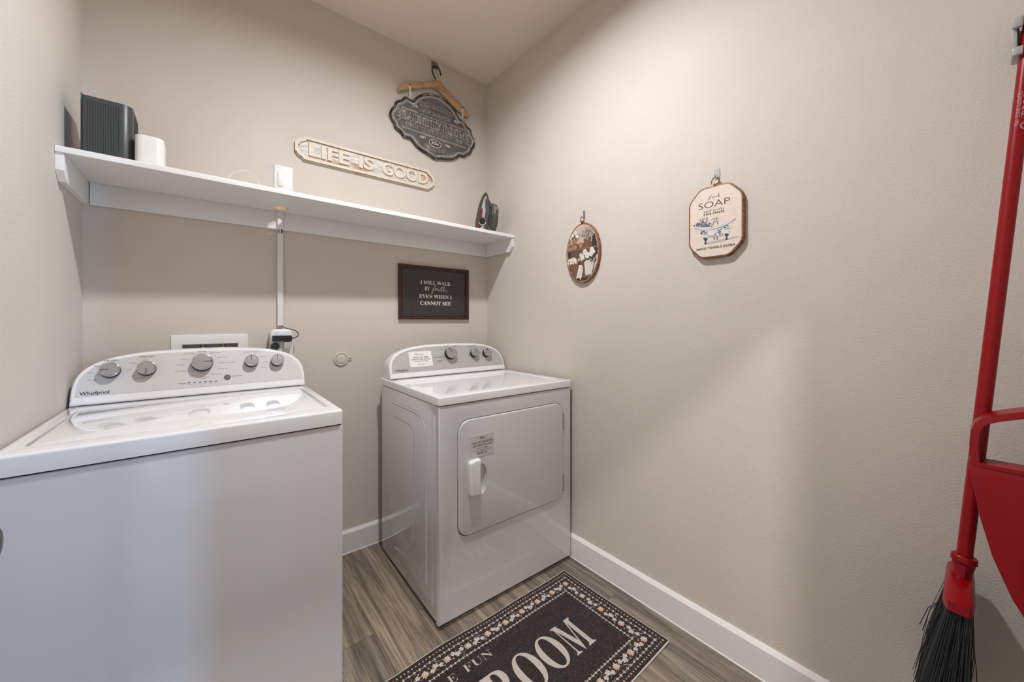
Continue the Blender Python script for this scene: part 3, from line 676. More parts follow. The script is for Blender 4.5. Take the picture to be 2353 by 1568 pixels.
for a0, a1 in ((.12, .40), (.62, .90)): prism(bm, [(sx0+Wd*a0, sz0+H_*.272), (sx0+Wd*a1, sz0+H_*.272), (sx0+Wd*a1, sz0+H_*.282), (sx0+Wd*a0, sz0+H_*.282)], FD, .0012, c_)
tube(bm, [FD(cxs-.012+.024*k/16, sz0+H_*.275+.002*math.sin(k*1.2), c_) for k in range(17)], .0005, 4)
obj('sticker_lettering', bm, INK, sk)
DR.rotation_euler = (0, 0, -.0206)

# ---------------------------------------------------------------- hanging metal sign on a wooden hanger
def bw(x, y, d=.02):
    p = at(1, -d, x, y); return (p.x, p.z)
def crop(pts, ox, oy, s): return [(ox+x/s, oy+y/s) for x, y in pts]
def smooth_closed(p, it=1):
    for _ in range(it):
        q = []
        for i in range(len(p)):
            a, b = p[i], p[(i+1) % len(p)]
            q += [(a[0]*.75+b[0]*.25, a[1]*.75+b[1]*.25), (a[0]*.25+b[0]*.75, a[1]*.25+b[1]*.75)]
        p = q
    return p
HANGW = noisy('hanger_wood', [(.3, (128, 92, 64)), (.5, (190, 150, 112)), (.72, (214, 180, 142))], (6, 6, 60), 3, rough=.55, dist=1.5)
t = thing('adhesive_hook', 'grey metal wall hook at the ceiling holding the wooden hanger sign', 'hook', (-.385, 0, 2.72))
bm = NB(); prism(bm, rrect(-.405, -.365, 2.706, 2.748, .003, 2), BW, .0005, .003); obj('hook_plate', bm, mat('hook_plate_grey', (128, 118, 108), .45, metal=.5), t)
bm = NB(); tube(bm, [(-.385, -.003, 2.722), (-.385, -.012, 2.716), (-.385, -.024, 2.710), (-.385, -.034, 2.713), (-.385, -.037, 2.724)], .0022, 8); obj('hook', bm, STEEL, t)

t = thing('laundry_sign', 'dark embossed metal laundry sign hanging from a wooden clothes hanger', 'sign', (-.388, 0, 2.34))
HG = crop([(340, 555), (345, 530), (375, 485), (410, 462), (480, 458), (600, 459), (720, 458), (745, 440), (790, 430), (830, 440), (870, 470), (905, 530), (960, 590), (1050, 680), (1120, 745), (1165, 800), (1190, 850), (1195, 893),
           (1160, 880), (1090, 820), (990, 725), (920, 650), (870, 590), (820, 545), (780, 522), (690, 522), (560, 535), (440, 545), (400, 552), (370, 565)], 850, 100, 5.227)
bm = NB(); prism(bm, smooth_closed([bw(x, y, .030) for x, y in HG]), BW, .012, .031, .005, 3); obj('wooden_hanger', bm, HANGW, t)
bm = NB(); hk = [bw(x, y, .025) for x, y in crop([(795, 428), (775, 395), (755, 345), (748, 315), (758, 288), (785, 272), (810, 278), (830, 300), (845, 340), (853, 380)], 850, 100, 5.227)]
tube(bm, curve([(a, -.023, b) for a, b in hk]), .0042, 10); obj('hanger_hook', bm, BLACKP, t)
PO = crop([(520, 692), (545, 655), (590, 625), (640, 607), (700, 601), (760, 608), (820, 628), (880, 662), (940, 710), (990, 760), (1030, 815), (1062, 880), (1085, 912), (1118, 922), (1145, 945), (1158, 985), (1185, 1012), (1215, 1040), (1222, 1085), (1245, 1125), (1260, 1165), (1262, 1205), (1248, 1250), (1222, 1275),
           (1216, 1312), (1190, 1332), (1160, 1342), (1135, 1368), (1100, 1352), (1070, 1350), (1045, 1378), (990, 1398), (920, 1396), (850, 1388), (785, 1395), (750, 1370), (690, 1325), (620, 1285), (560, 1235), (520, 1180), (485, 1138), (440, 1130), (402, 1120), (378, 1070), (330, 1030), (297, 1005), (292, 955), (262, 915), (240, 865), (238, 825), (262, 775), (298, 748),
           (305, 700), (340, 682), (385, 675), (408, 645), (440, 640), (480, 662)], 850, 100, 5.227)
PP = [bw(x, y, .014) for x, y in PO]
cxp = -.388; 
half = len(PP)
PP = smooth_closed(PP)
if sum(PP[i][0]*PP[(i+1) % len(PP)][1]-PP[(i+1) % len(PP)][0]*PP[i][1] for i in range(len(PP))) < 0: PP = PP[::-1]
METD = noisy('sign_dark_metal', [(.3, (84, 83, 83)), (.55, (108, 106, 105)), (.75, (146, 143, 140))], (1, 1, 1), 14, rough=.42, metal=.2)
METL = noisy('sign_worn_silver', [(.3, (178, 174, 170)), (.6, (226, 222, 218))], (1, 1, 1), 60, rough=.4, metal=.15)
METB = noisy('sign_rusty_rim', [(.38, (44, 39, 37)), (.55, (88, 78, 72)), (.68, (176, 170, 164))], (1, 1, 1), 30, rough=.32, metal=.4)
bm = NB(); prism(bm, PP, BW, .0015, .012, .001, 1); pq = obj('plaque', bm, METD, t)
def ring(bm, P, ins, r, c, mi=0):
    Q = inset(P, ins) if ins else P
    tube(bm, [BW(a, b, c) for a, b in Q]+[BW(*Q[0], c)], r, 6, mi=mi, caps=False)
bm = NB(); ring(bm, PP, .003, .006, .011); obj('rim', bm, METB, pq)
bm = NB(); ring(bm, PP, .016, .0022, .0125); ring(bm, PP, .0225, .0011, .0125)
def wallline(bm, x0, y0, x1, y1, h, c=.0127):
    a0, b0 = bw(x0, y0, .013); a1, b1 = bw(x1, y1, .013); b = (b0+b1)/2
    prism(bm, [(a0, b-h/2), (a1, b-h/2), (a1, b+h/2), (a0, b+h/2)], BW, .0115, c)
for (x0, y0, x1, y1) in ((380, 750, 560, 822), (380, 768, 1160, 1052), (960, 968, 1160, 1042), (380, 985, 1150, 1250), (385, 998, 1150, 1262)):
    (u0, v0), (u1, v1) = crop([(x0, y0), (x1, y1)], 850, 100, 5.227); wallline(bm, u0, v0, u1, v1, .0016)
def scroll(bm, x, z, s, fx, fz=1, r=.0017):
    for k in range(2):
        pts = []
        for i in range(22):
            a = i/21*2.6*PI; rr = s*(.10+.34*i/21)
            pts.append((x+fx*(k*s*.75+rr*math.cos(a+k*PI)), z+fz*(rr*math.sin(a+k*PI)*.8+k*s*.18)))
        tube(bm, [BW(a, b, .0125) for a, b in pts], r, 5)
    tube(bm, [BW(x+fx*s*(1.1+.3*i/6), z+fz*s*(.3-.5*(i/6)**2), .0125) for i in range(7)], [r*(1.6-1.2*i/6) for i in range(7)], 5)
for (x, y, s, fx) in ((520, 745, .022, 1), (1060, 955, .022, -1), (610, 1120, .022, 1), (955, 1245, .022, -1)):
    a, b = bw(*crop([(x, y)], 850, 100, 5.227)[0], .013); scroll(bm, a, b, s, fx)
for (x, y, fx) in ((335, 840, 1), (1190, 1165, -1)):
    a, b = bw(*crop([(x, y)], 850, 100, 5.227)[0], .013)
    for k in range(3): tube(bm, [BW(a+fx*(+.006+.009*math.cos(u*PI/8)), b+.020*(k-1)+.010*math.sin(u*PI/8), .0125) for u in range(-6, 7)], .0016, 5)
obj('silver_ornament', bm, METL, pq)
def sign_text(bm, s, pl, pr, ptop, h=None, bend=0, mi0=-.014, grow=.022, st=bold):
    """silver embossed letter with a darker face"""
    (x0, y0), (x1, y1), (x2, y2) = crop([pl, pr, ptop], 850, 100, 5.227)
    a0, b0 = bw(x0, y0, .013); a1, b1 = bw(x1, y1, .013); a2, b2 = bw(x2, y2, .013)
    zb = (b0+b1)/2; hh = h or (b2-b0)
    text(bm, st(s), BW, (a0+a1)/2, zb, w=(a1-a0), h=hh, c=.0120, depth=.0014, off=grow, mi=0, bend=bend)
    if mi0: text(bm, st(s), BW, (a0+a1)/2, zb+hh*.035, w=(a1-a0)*.992, h=hh*.90, c=.0138, mi=1, off=mi0, bend=bend)
bm = NB()
sign_text(bm, 'LAUNDRY ROOM', (388, 890), (1152, 1168), (386, 788), mi0=-.012)
sign_text(bm, 'DROP YOUR PANTS HERE', (440, 985), (1108, 1215), (440, 930), grow=.018, st=sans)
sign_text(bm, 'OPEN 24 HOURS', (605, 812), (975, 945), (605, 765), grow=.018, st=sans, bend=.35)
sign_text(bm, 'SELF-SERVICE', (600, 725), (985, 868), (598, 672), h=.026, grow=.018, st=sans, bend=1.1)
sign_text(bm, 'PER LOAD', (655, 1255), (905, 1335), (655, 1212), grow=.018, st=sans, bend=-1.6)
for k, (ty, x) in enumerate((('·', 425), ('·', 1120))): pass
a, b = bw(*crop([(785, 1203)], 850, 100, 5.227)[0], .013)
ring(bm, circ(a, b, .0385, 32, .021), 0, .0022, .0125)
text(bm, sans('25')+'¢', BW, a, b-.012, w=.052, h=.024, c=.0128, off=.012, mi=0)
obj('sign_lettering', bm, [METL, METB], pq)
bm = NB(); prism(bm, circ(a, b, .037, 32, .0195), BW, .0119, .0124); obj('price_oval', bm, mat('sign_oval_brown', (70, 52, 46), .5), pq)
for (x0, y0, x1, y1) in ((480, 490, 478, 650), (1110, 765, 1108, 905)):
    (u0, v0), (u1, v1) = crop([(x0, y0), (x1, y1)], 850, 100, 5.227); a0, b0 = bw(u0, v0, .03); a1, b1 = bw(u1, v1, .02)
    bm = NB(); prism(bm, rrect(a0-.006, a0+.006, b1-.004, b0+.004, .005, 3), BW, .0315, .0330)
    box(bm, a0-.006, a0+.006, -.034, -.010, b1-.006, b1-.004); st_ = obj('strap', bm, METL, t)
    bm = NB(); lathe(bm, [(.0045, .033), (.0045, .035), (.003, .0365), (0, .037)], frame((a0, 0, b0-.004), (1, 0, 0), (0, 0, 1)), 14); obj('rivet', bm, KNOBB, st_)

# ---------------------------------------------------------------- carved wooden sign
CREAM = noisy('cream_chipped_paint', [(.3, (214, 200, 178)), (.45, (224, 212, 192)), (.7, (230, 219, 200))], (1, 1, 1), 40, rough=.7)
def board_mat():
    m, nt, b = nodes('whitewashed_board'); L = nt.links.new
    tc = nt.nodes.new('ShaderNodeTexCoord'); mp = nt.nodes.new('ShaderNodeMapping'); mp.inputs['Scale'].default_value = (4, 1, 38)
    n = nt.nodes.new('ShaderNodeTexNoise'); n.inputs['Scale'].default_value = 3; n.inputs['Detail'].default_value = 6; n.inputs['Distortion'].default_value = .6
    L(tc.outputs['Object'], mp.inputs['Vector']); L(mp.outputs[0], n.inputs['Vector'])
    r = ramp(nt, [(.30, (196, 158, 128)), (.38, (204, 190, 176)), (.46, (200, 196, 192)), (.55, (222, 217, 212)), (.7, (236, 232, 228))]); L(n.outputs['Fac'], r.inputs[0])
    m2 = nt.nodes.new('ShaderNodeMapping'); m2.inputs['Scale'].default_value = (3, 1, 12); n2 = nt.nodes.new('ShaderNodeTexNoise'); n2.inputs['Scale'].default_value = 1.7
    L(tc.outputs['Object'], m2.inputs['Vector']); L(m2.outputs[0], n2.inputs['Vector'])
    r2 = ramp(nt, [(.56, (255, 255, 255)), (.66, (226, 180, 142))]); L(n2.outputs['Fac'], r2.inputs[0])
    mx = nt.nodes.new('ShaderNodeMixRGB'); mx.blend_type = 'MULTIPLY'; mx.inputs[0].default_value = .8; L(r.outputs[0], mx.inputs[1]); L(r2.outputs[0], mx.inputs[2]); L(mx.outputs[0], b.inputs['Base Color'])
    b.inputs['Roughness'].default_value = .75; return m
t = thing('life_is_good_sign', 'long pale wooden sign with raised cream letters above the shelf', 'sign', (-.756, 0, 2.025))
def lobed(x0, x1, z0, z1, d):
    def end(sx, x):    # from top to bottom at one end
        h = (z1-z0)
        return [(x-sx*.036, z1), (x-sx*.033, z1-.008), (x-sx*.027, z1-.012), (x-sx*.016, z1-.017), (x-sx*.008, z1-.025), (x-sx*.007, z1-.031), (x, z1-.033), (x, z0+.033), (x-sx*.007, z0+.031), (x-sx*.008, z0+.025), (x-sx*.016, z0+.017), (x-sx*.027, z0+.012), (x-sx*.033, z0+.008), (x-sx*.036, z0)]
    return end(1, x1)+end(-1, x0)[::-1]
LO = lobed(-1.119, -.393, 1.970, 2.081, 0)
bm = NB(); prism(bm, LO, BW, .0005, .010); obj('board', bm, board_mat(), t)
bm = NB(); IN = inset(LO[::-1], .0115)[::-1] if False else None
A2 = sum(LO[i][0]*LO[(i+1) % len(LO)][1]-LO[(i+1) % len(LO)][0]*LO[i][1] for i in range(len(LO)))
LC = LO if A2 > 0 else LO[::-1]; LI = lobed(-1.119+.0125, -.393-.0125, 1.970+.0125, 2.081-.0125, 0); LI = LI if A2 > 0 else LI[::-1]
o0 = [bm.verts.new(BW(a, b, .0095)) for a, b in LC]; o1 = [bm.verts.new(BW(a, b, .017)) for a, b in LC]
i0 = [bm.verts.new(BW(a, b, .0095)) for a, b in LI]; i1 = [bm.verts.new(BW(a, b, .017)) for a, b in LI]; n = len(LC)
for k in range(n):
    j = (k+1) % n; bm.faces.new((o1[k], o1[j], i1[j], i1[k])).material_index = 0
    bm.faces.new((o0[k], o0[j], o1[j], o1[k])).material_index = 1; bm.faces.new((i0[j], i0[k], i1[k], i1[j])).material_index = 1; bm.faces.new((o0[j], o0[k], i0[k], i0[j])).material_index = 1
obj('raised_border', bm, [CREAM, mat('brown_edge', (150, 112, 80), .7)], t)
bm = NB()
def lz(x, y): return bw(650+x/6.192, 290+y/6.194, .016)
for s, xl, xr, yb, yt in (('LIFE', 370, 955, (425, 552), (240, 372)), ('IS', 1085, 1292, (595, 630), (430, 455)), ('GOOD', 1415, 2065, (698, 815), (520, 655))):
    a0, _ = lz(xl, (yb[0])); a1, _ = lz(xr, yb[1]); b0 = lz(xl, yb[0])[1]; b1 = lz(xr, yb[1])[1]; t0 = lz(xl, yt[0])[1]; t1 = lz(xr, yt[1])[1]
    text(bm, s, BW, (a0+a1)/2, (b0+b1)/2, w=a1-a0, h=(t0+t1)/2-(b0+b1)/2, c=.0095, depth=.008, off=.034, res=5)
obj('sign_lettering', bm, CREAM, t, ang=30)

# ---------------------------------------------------------------- framed verse
t = thing('framed_verse', 'black framed print with white verse lettering hanging below the shelf', 'picture', (-.381, 0, 1.36))
FX0, FX1, FZ0, FZ1 = -.611, -.152, 1.2045, 1.5175
FB = mat('frame_dark_bronze', (70, 50, 40), .38, metal=.4); FL = mat('frame_bronze_beads', (124, 90, 70), .4, metal=.4)
bm = NB(); fw = .021
for ins, h0, w in ((0, .018, .006), (.006, .014, .010), (.016, .017, .005)):
    a0, a1, b0, b1 = FX0+ins, FX1-ins, FZ0+ins, FZ1-ins
    for q in (((a0, b0), (a1, b0), (a1-w, b0+w), (a0+w, b0+w)), ((a1, b0), (a1, b1), (a1-w, b1-w), (a1-w, b0+w)), ((a1, b1), (a0, b1), (a0+w, b1-w), (a1-w, b1-w)), ((a0, b1), (a0, b0), (a0+w, b0+w), (a0+w, b1-w))):
        prism(bm, list(q), BW, .001, h0, .0012, 1)
fo = obj('frame', bm, FB, t)
bm = NB()
def bead(x, z, vert):
    a, b = (.0042, .0027) if vert else (.0027, .0042)
    q = [(x+a*math.cos(k*PI/3), z+b*math.sin(k*PI/3)) for k in range(6)]
    B_ = [bm.verts.new(BW(u, v, .0135)) for u, v in q]; T_ = [bm.verts.new(BW(x+(u-x)*.55, z+(v-z)*.55, .0172)) for u, v in q]
    for k in range(6): bm.faces.new((B_[k], B_[(k+1) % 6], T_[(k+1) % 6], T_[k]))
    bm.faces.new(T_)
nx = 60; nz = 40
for i in range(nx+1):
    for z in (FZ0+.0108, FZ1-.0108): bead(FX0+.0108+i*(FX1-FX0-.0216)/nx, z, False)
for i in range(1, nz):
    for x in (FX0+.0108, FX1-.0108): bead(x, FZ0+.0108+i*(FZ1-FZ0-.0216)/nz, True)
obj('beading', bm, FL, fo)['kind'] = 'stuff'
bm = NB(); box(bm, FX0+.019, FX1-.019, -.0085, -.002, FZ0+.019, FZ1-.019); pr = obj('print', bm, noisy('black_print_paper', [(.3, (48, 43, 44)), (.7, (58, 53, 53))], (1, 1, 1), 60, rough=.35), t)
bm = NB(); LW = mat('white_print', (232, 226, 222), .6)
def fz(x, y): return bw(880+x/8.7125, 580+y/8.711, .009)
for s, xl, xr, yb0, yb1, yt in (('I WILL WALK', 752, 1355, 635, 675, 560), ('BY', 835, 940, 765, 768, 690), ('EVEN WHEN I', 725, 1378, 912, 942, 838), ('CANNOT SEE', 748, 1360, 1052, 1070, 975)):
    a0, b0 = fz(xl, yb0); a1, b1 = fz(xr, yb1); _, tt = fz(xl, yt); zb = (b0+b1)/2; text(bm, bold(s), BW, (a0+a1)/2, zb, w=a1-a0, h=tt-b0, c=.0088, res=4)
def pen(bm, pts, fr, w, c, mi=0, n=6):
    """pen stroke through the points, smoothed"""
    P = [Vector((a, b, 0)) for a, b in pts]; Q = []
    for i in range(len(P)-1):
        p0, p1, p2, p3 = P[max(i-1, 0)], P[i], P[i+1], P[min(i+2, len(P)-1)]
        for k in range(n):
            u = k/n; Q.append(.5*((2*p1)+(p2-p0)*u+(2*p0-5*p1+4*p2-p3)*u*u+(3*p1-p0-3*p2+p3)*u**3))
    Q.append(P[-1]); L_, R2 = [], []
    for i, q in enumerate(Q):
        d = (Q[min(i+1, len(Q)-1)]-Q[max(i-1, 0)])
        if d.length < 1e-9: d = Vector((1, 0, 0))
        d.normalize(); nn = Vector((-d.y, d.x, 0))*w/2
        L_.append(bm.verts.new(fr(q.x+nn.x, q.y+nn.y, c))); R2.append(bm.verts.new(fr(q.x-nn.x, q.y-nn.y, c)))
    for i in range(len(Q)-1): bm.faces.new((R2[i], R2[i+1], L_[i+1], L_[i])).material_index = mi
# the word faith in running hand
FA = [(985, 745), (1020, 730), (1050, 700), (1058, 675), (1040, 672), (1020, 700), (1005, 760), (992, 815), (975, 828), (975, 800), (1000, 770), (1035, 755), (1060, 735), (1085, 725), (1065, 722), (1045, 745), (1048, 770), (1070, 765), (1092, 730), (1088, 760), (1098, 775), (1115, 755), (1125, 735), (1120, 770), (1135, 780), (1155, 755), (1185, 690), (1165, 770), (1165, 805)]
pen(bm, [fz(x, y) for x, y in FA], BW, .0016, .0088)
pen(bm, [fz(x, y) for x, y in ((1145, 722), (1185, 712), (1225, 706))], BW, .0018, .0088)
pen(bm, [fz(x, y) for x, y in ((1170, 790), (1200, 750), (1235, 690), (1215, 750), (1205, 790), (1225, 760), (1245, 745), (1245, 775), (1255, 802), (1275, 800), (1298, 770))], BW, .0016, .0088)
pen(bm, [fz(x, y) for x, y in ((1128, 708), (1132, 712))], BW, .002, .0088, n=1)
obj('print_lettering', bm, LW, pr)

# ---------------------------------------------------------------- wooden plaques on the right wall
WOODR = noisy('reddish_wood_edge', [(.3, (92, 58, 38)), (.55, (146, 94, 62)), (.8, (188, 132, 92))], (1, 30, 30), 4, rough=.45, dist=.8)
def rw(x, y, d=.015):
    p = at(0, -d, x, y); return (-p.y, p.z)
def wall_hook(name, label, a, zt, zb, w, m):
    t = thing(name, label, 'hook', (0, -a, (zt+zb)/2))
    bm = NB(); prism(bm, rrect(a-w/2, a+w/2, zb, zt, .002, 2), RW, .0004, .0028); obj('hook_plate', bm, m, t)
    bm = NB(); tube(bm, [RW(a, zb+.010, .002), RW(a, zb+.004, .008), RW(a, zb, .015), RW(a, zb+.002, .021), RW(a, zb+.009, .022)], .0016, 8); obj('hook', bm, STEEL, t)
def hanger_ring(t, a, z, s):
    bm = NB(); pts = [(a-.9*s, z), (a-s, z+.5*s), (a-.75*s, z+1.2*s), (a-.3*s, z+1.62*s), (a+.3*s, z+1.62*s), (a+.75*s, z+1.2*s), (a+s, z+.5*s), (a+.9*s, z), (a, z-.05*s)]
    P = smooth_closed(pts); tube(bm, [RW(u, v, .0155) for u, v in P]+[RW(*P[0], .0155)], .0018, 8, caps=False)
    box(bm, -.018, -.006, -a-.006, -a+.006, z-.010, z+.003, .001); obj('hanging_ring', bm, CASTER, t)
NT = mat('print_sky', (214, 196, 182), .6)
def blob(bm, fr, x, y, r, c, mi, n=9, j=.25, ry=None):
    try: poly(bm, [fr(x+r*(1+random.uniform(-j, j))*math.cos(2*PI*k/n), y+(ry or r)*(1+random.uniform(-j, j))*math.sin(2*PI*k/n), c) for k in range(n)], mi)
    except ValueError: pass
# oval picture
wall_hook('adhesive_hook', 'narrow metal wall hook above the oval picture', .829, 1.738, 1.700, .010, STEEL)
t = thing('oval_plaque', 'oval wooden plaque with a farmhouse shelf picture on the right wall', 'picture', (0, -.829, 1.527))
OA, OZ, OW, OH = .828, 1.527, .1055, .148
bm = NB(); prism(bm, circ(OA, OZ, OW, 64, OH), RW, .0008, .015, .003, 3); pl = obj('wood_slice', bm, WOODR, t)
hanger_ring(t, OA, OZ+OH+.007, .0125)
bm = NB(); random.seed(3)
iw, ih = OW-.008, OH-.008
PM = [mat('print_%s' % n, c, .65) for n, c in (('wall_plaster', (196, 172, 156)), ('shadow_brown', (58, 44, 40)), ('shelf_wood', (132, 96, 76)), ('pot_terracotta', (176, 124, 92)), ('wicker', (128, 88, 66)), ('leaf', (74, 80, 70)), ('leaf_light', (152, 150, 128)), ('bloom', (228, 218, 204)), ('bucket', (214, 206, 198)), ('cloth', (226, 214, 204)), ('mid_brown', (104, 76, 64)), ('weave_dark', (92, 62, 48)))]
CL = .0156
base_ = circ(OA, OZ, iw, 64, ih); poly(bm, [RW(a, b, CL-.0004) for a, b in base_], 0)
def ov(u, v): return OA+u*iw, OZ+v*ih          # u, v in -1..1
def inell(u, v): return u*u+v*v < .965
def P(uv, mi, lay=0):
    q = []
    for u, v in uv:
        r = math.hypot(u, v)
        if r > .985: u, v = u/r*.985, v/r*.985
        q.append(RW(*ov(u, v), CL+lay*.00008))
    poly(bm, q, mi)
def slab(u0, u1, v0, v1, mi, lay):               # a strip cut to the oval
    n = 14; top = [(u0+(u1-u0)*k/n, v1) for k in range(n+1)]; bot = [(u0+(u1-u0)*k/n, v0) for k in range(n+1)]
    P(bot+top[::-1], mi, lay)
slab(-.95, .95, -.96, .14, 10, 0); slab(-.95, .95, .15, .34, 10, 0); slab(.62, .95, .15, .6, 1, 1); slab(-.97, -.78, .15, .62, 4, 1)
for k in range(9): u = -.6+k*.13; slab(u, u+.012, -.2, .13, 1, 1)
slab(-.98, -.74, -.6, .13, 1, 1); slab(.55, .97, -.12, .12, 1, 1)
slab(-.99, .99, .115, .175, 2, 3); slab(-.99, .99, .10, .118, 1, 3)
slab(-.75, .75, -.86, -.80, 2, 3); slab(-.6, .6, -.97, -.862, 1, 3); slab(-.42, -.1, -.8, -.3, 1, 1)
P([(-.72, .50), (-.30, .50), (-.36, .175), (-.62, .175)], 3, 4); P([(-.72, .36), (-.31, .36), (-.315, .335), (-.715, .335)], 11, 5)
for u in (-.62, -.52, -.42): P([(u, .50), (u+.012, .50), (u+.012, .18), (u, .18)], 11, 5)
P([(.10, .48), (.60, .50), (.52, .175), (.14, .175)], 4, 4)
for k in range(9):
    for j in range(5): P([(.13+k*.05, .20+j*.058), (.155+k*.05, .20+j*.058), (.155+k*.05, .225+j*.058), (.13+k*.05, .225+j*.058)], 11, 5)
P([(-.18, .40), (.02, .40), (.03, .20), (-.19, .20)], 3, 4); P([(-.14, .44), (-.02, .44), (-.02, .40), (-.14, .40)], 8, 5)
for u in (-.84, -.70): P([(u-.05, .28), (u+.05, .28), (u+.06, .17), (u-.06, .17)], 3, 5)
for k in range(260):
    u, v = random.gauss(.38, .22), random.gauss(.60, .10)
    if inell(u, v) and v > .42: blob(bm, RW, *ov(u, v), .0022, CL+.0005+.000001*k, random.choice((5, 5, 6, 6, 1, 7)), 6)
for k in range(60):
    u = random.uniform(.02, .75); v = .62+random.random()*.3*(1-abs(u-.3))
    if inell(u*1.05, v*1.05): blob(bm, RW, *ov(u, v), .0014, CL+.0005+.000001*k, 5, 5)
for k in range(90):
    u, v = random.gauss(-.5, .15), random.gauss(.58, .07)
    if inell(u, v): blob(bm, RW, *ov(u, v), .0022, CL+.0005+.000001*k, random.choice((5, 5, 1, 6)), 6)
for u, v, r in ((-.62, .68, .010), (-.42, .76, .010), (-.32, .62, .011), (-.74, .60, .008)): blob(bm, RW, *ov(u, v), r*.8, CL+.0007+r*.01, 7, 12, .12)
# basket with cloth, bucket of blooms, hanging towel
P([(-.86, -.30), (-.22, -.26), (-.34, -.84), (-.66, -.74)], 4, 4)
for k in range(11):
    for j in range(9): P([(-.76+k*.045, -.36-j*.045), (-.74+k*.045, -.36-j*.045), (-.74+k*.045, -.385-j*.045), (-.76+k*.045, -.385-j*.045)], 11, 5)
for k in range(40):
    u, v = random.gauss(-.55, .14), random.gauss(-.22, .05)
    if inell(u, v): blob(bm, RW, *ov(u, v), .006, CL+.0006+.000001*k, random.choice((9, 9, 7, 0)), 8)
P([(.12, -.28), (.80, -.26), (.62, -.80), (.22, -.78)], 8, 4)
for k in range(6): P([(.18+k*.095, -.42), (.195+k*.095, -.42), (.205+k*.08, -.77), (.19+k*.08, -.77)], 0, 5)
for v in (-.32, -.37): P([(.13, v), (.77, v), (.77, v-.012), (.13, v-.012)], 0, 5)
for k in range(70):
    u, v = random.gauss(.42, .28), random.gauss(-.20, .08)
    if inell(u, v): blob(bm, RW, *ov(u, v), .004, CL+.0006+.000001*k, random.choice((5, 1, 5, 6)), 7)
for k, (u, v, r) in enumerate(((.18, .02, .014), (.62, .06, .013), (-.08, -.06, .009), (.02, -.16, .013), (.34, -.10, .015), (.58, -.06, .014), (.74, -.02, .009))):
    blob(bm, RW, *ov(u, v), r, CL+.0008+k*.00006, 7, 14, .1)
    for q in range(14): blob(bm, RW, ov(u, v)[0]+random.gauss(0, r*.4), ov(u, v)[1]+random.gauss(0, r*.4), r*.2, CL+.0013+.00001*q, random.choice((9, 9, 8)), 5)
P([(-.20, -.40), (.02, -.42), (.06, -.60), (-.02, -.80), (-.08, -.95), (-.18, -.84), (-.38, -.88), (-.28, -.62)], 9, 8)
for a0 in (-.20, -.10, -.03): P([(a0, -.44), (a0+.02, -.44), (a0-.02, -.82), (a0-.045, -.80)], 0, 9)
obj('picture_print', bm, PM, pl)

# soap plaque
wall_hook('adhesive_hook', 'wide metal wall hook above the soap plaque', 1.450, 1.748, 1.712, .018, mat('satin_plate', (186, 182, 178), .35, metal=.6))
t = thing('soap_plaque', 'octagonal wooden soap plaque with a blue flowered bathtub print', 'picture', (0, -1.453, 1.55))
SP = crop([(415, 385), (600, 330), (720, 300), (850, 280), (925, 282), (1055, 355), (1085, 410), (1095, 700), (1098, 900), (1085, 1190), (1050, 1260), (900, 1395), (850, 1420), (600, 1448), (430, 1455), (385, 1440), (260, 1345), (238, 1290), (228, 1000), (232, 800), (248, 610), (275, 555), (385, 410)], 1550, 380, 6.815)
S0 = [rw(x, y, .012) for x, y in SP]
A0, A1 = min(a for a, b in S0), max(a for a, b in S0); B0, B1 = min(b for a, b in S0), max(b for a, b in S0); AM, BM = (A0+A1)/2, (B0+B1)/2
hw, hh, ca, cb = (A1-A0)/2-.001, (B1-B0)/2, .044, .048
OC = [(-hw+ca, hh), (hw-ca, hh), (hw, hh-cb), (hw, -hh+cb), (hw-ca, -hh), (-hw+ca, -hh), (-hw, -hh+cb), (-hw, hh-cb)]
OCT = []
for i in range(8):
    p0, p1, p2 = Vector(OC[i-1]), Vector(OC[i]), Vector(OC[(i+1) % 8]); d0, d2 = (p0-p1).normalized()*.017, (p2-p1).normalized()*.017
    for k in range(6): u = k/5; q_ = (p1+d0)*(1-u)**2+p1*2*u*(1-u)+(p1+d2)*u*u; OCT.append((AM+q_.x, BM+q_.y))
bm = NB(); prism(bm, OCT, RW, .0008, .018, .003, 3); pl = obj('wood_slice', bm, WOODR, t)
hanger_ring(t, 1.450, B1+.006, .0145)
PC = noisy('linen_print', [(.3, (222, 202, 186)), (.7, (232, 216, 202))], (1, 6, 6), 14, rough=.6)
cc = OCT if sum(OCT[i][0]*OCT[(i+1) % len(OCT)][1]-OCT[(i+1) % len(OCT)][0]*OCT[i][1] for i in range(len(OCT))) > 0 else OCT[::-1]
bm = NB(); poly(bm, [RW(a, b, .0183) for a, b in inset(cc, .0062)]); pn = obj('printed_face', bm, PC, pl)
bm = NB()
def sq(x, y): return rw(1550+x/6.815, 380+y/6.815, .0185)
def sp(s, pl_, pr_, pt, st=lambda s: s, off=0, em=None):
    a0, b0 = sq(*pl_); a1, b1 = sq(*pr_); a2, b2 = sq(*pt); text(bm, st(s), RW, (a0+a1)/2, (b0+b1)/2, w=a1-a0, h=b2-b0, c=.0187, off=off, res=4)
sp('SOAP', (375, 700), (868, 598), (375, 605), off=-.014)
sp('FIVE CENTS', (460, 800), (780, 725), (460, 768), sans); sp('HAND TOWELS EXTRA', (345, 1352), (950, 1245), (345, 1318), sans)
def handw(words, pl_, pr_, pt):
    a0, b0 = sq(*pl_); a1, b1 = sq(*pr_); a2, b2 = sq(*pt); text(bm, script(words), RW, (a0+a1)/2, (b0+b1)/2, w=a1-a0, h=b2-b0, c=.0187, off=-.008, res=3)
handw('fresh', (528, 555), (705, 510), (528, 478)); handw('and water', (460, 745), (782, 680), (460, 708))
obj('print_lettering', bm, INK, pn)
random.seed(11); bm = NB()
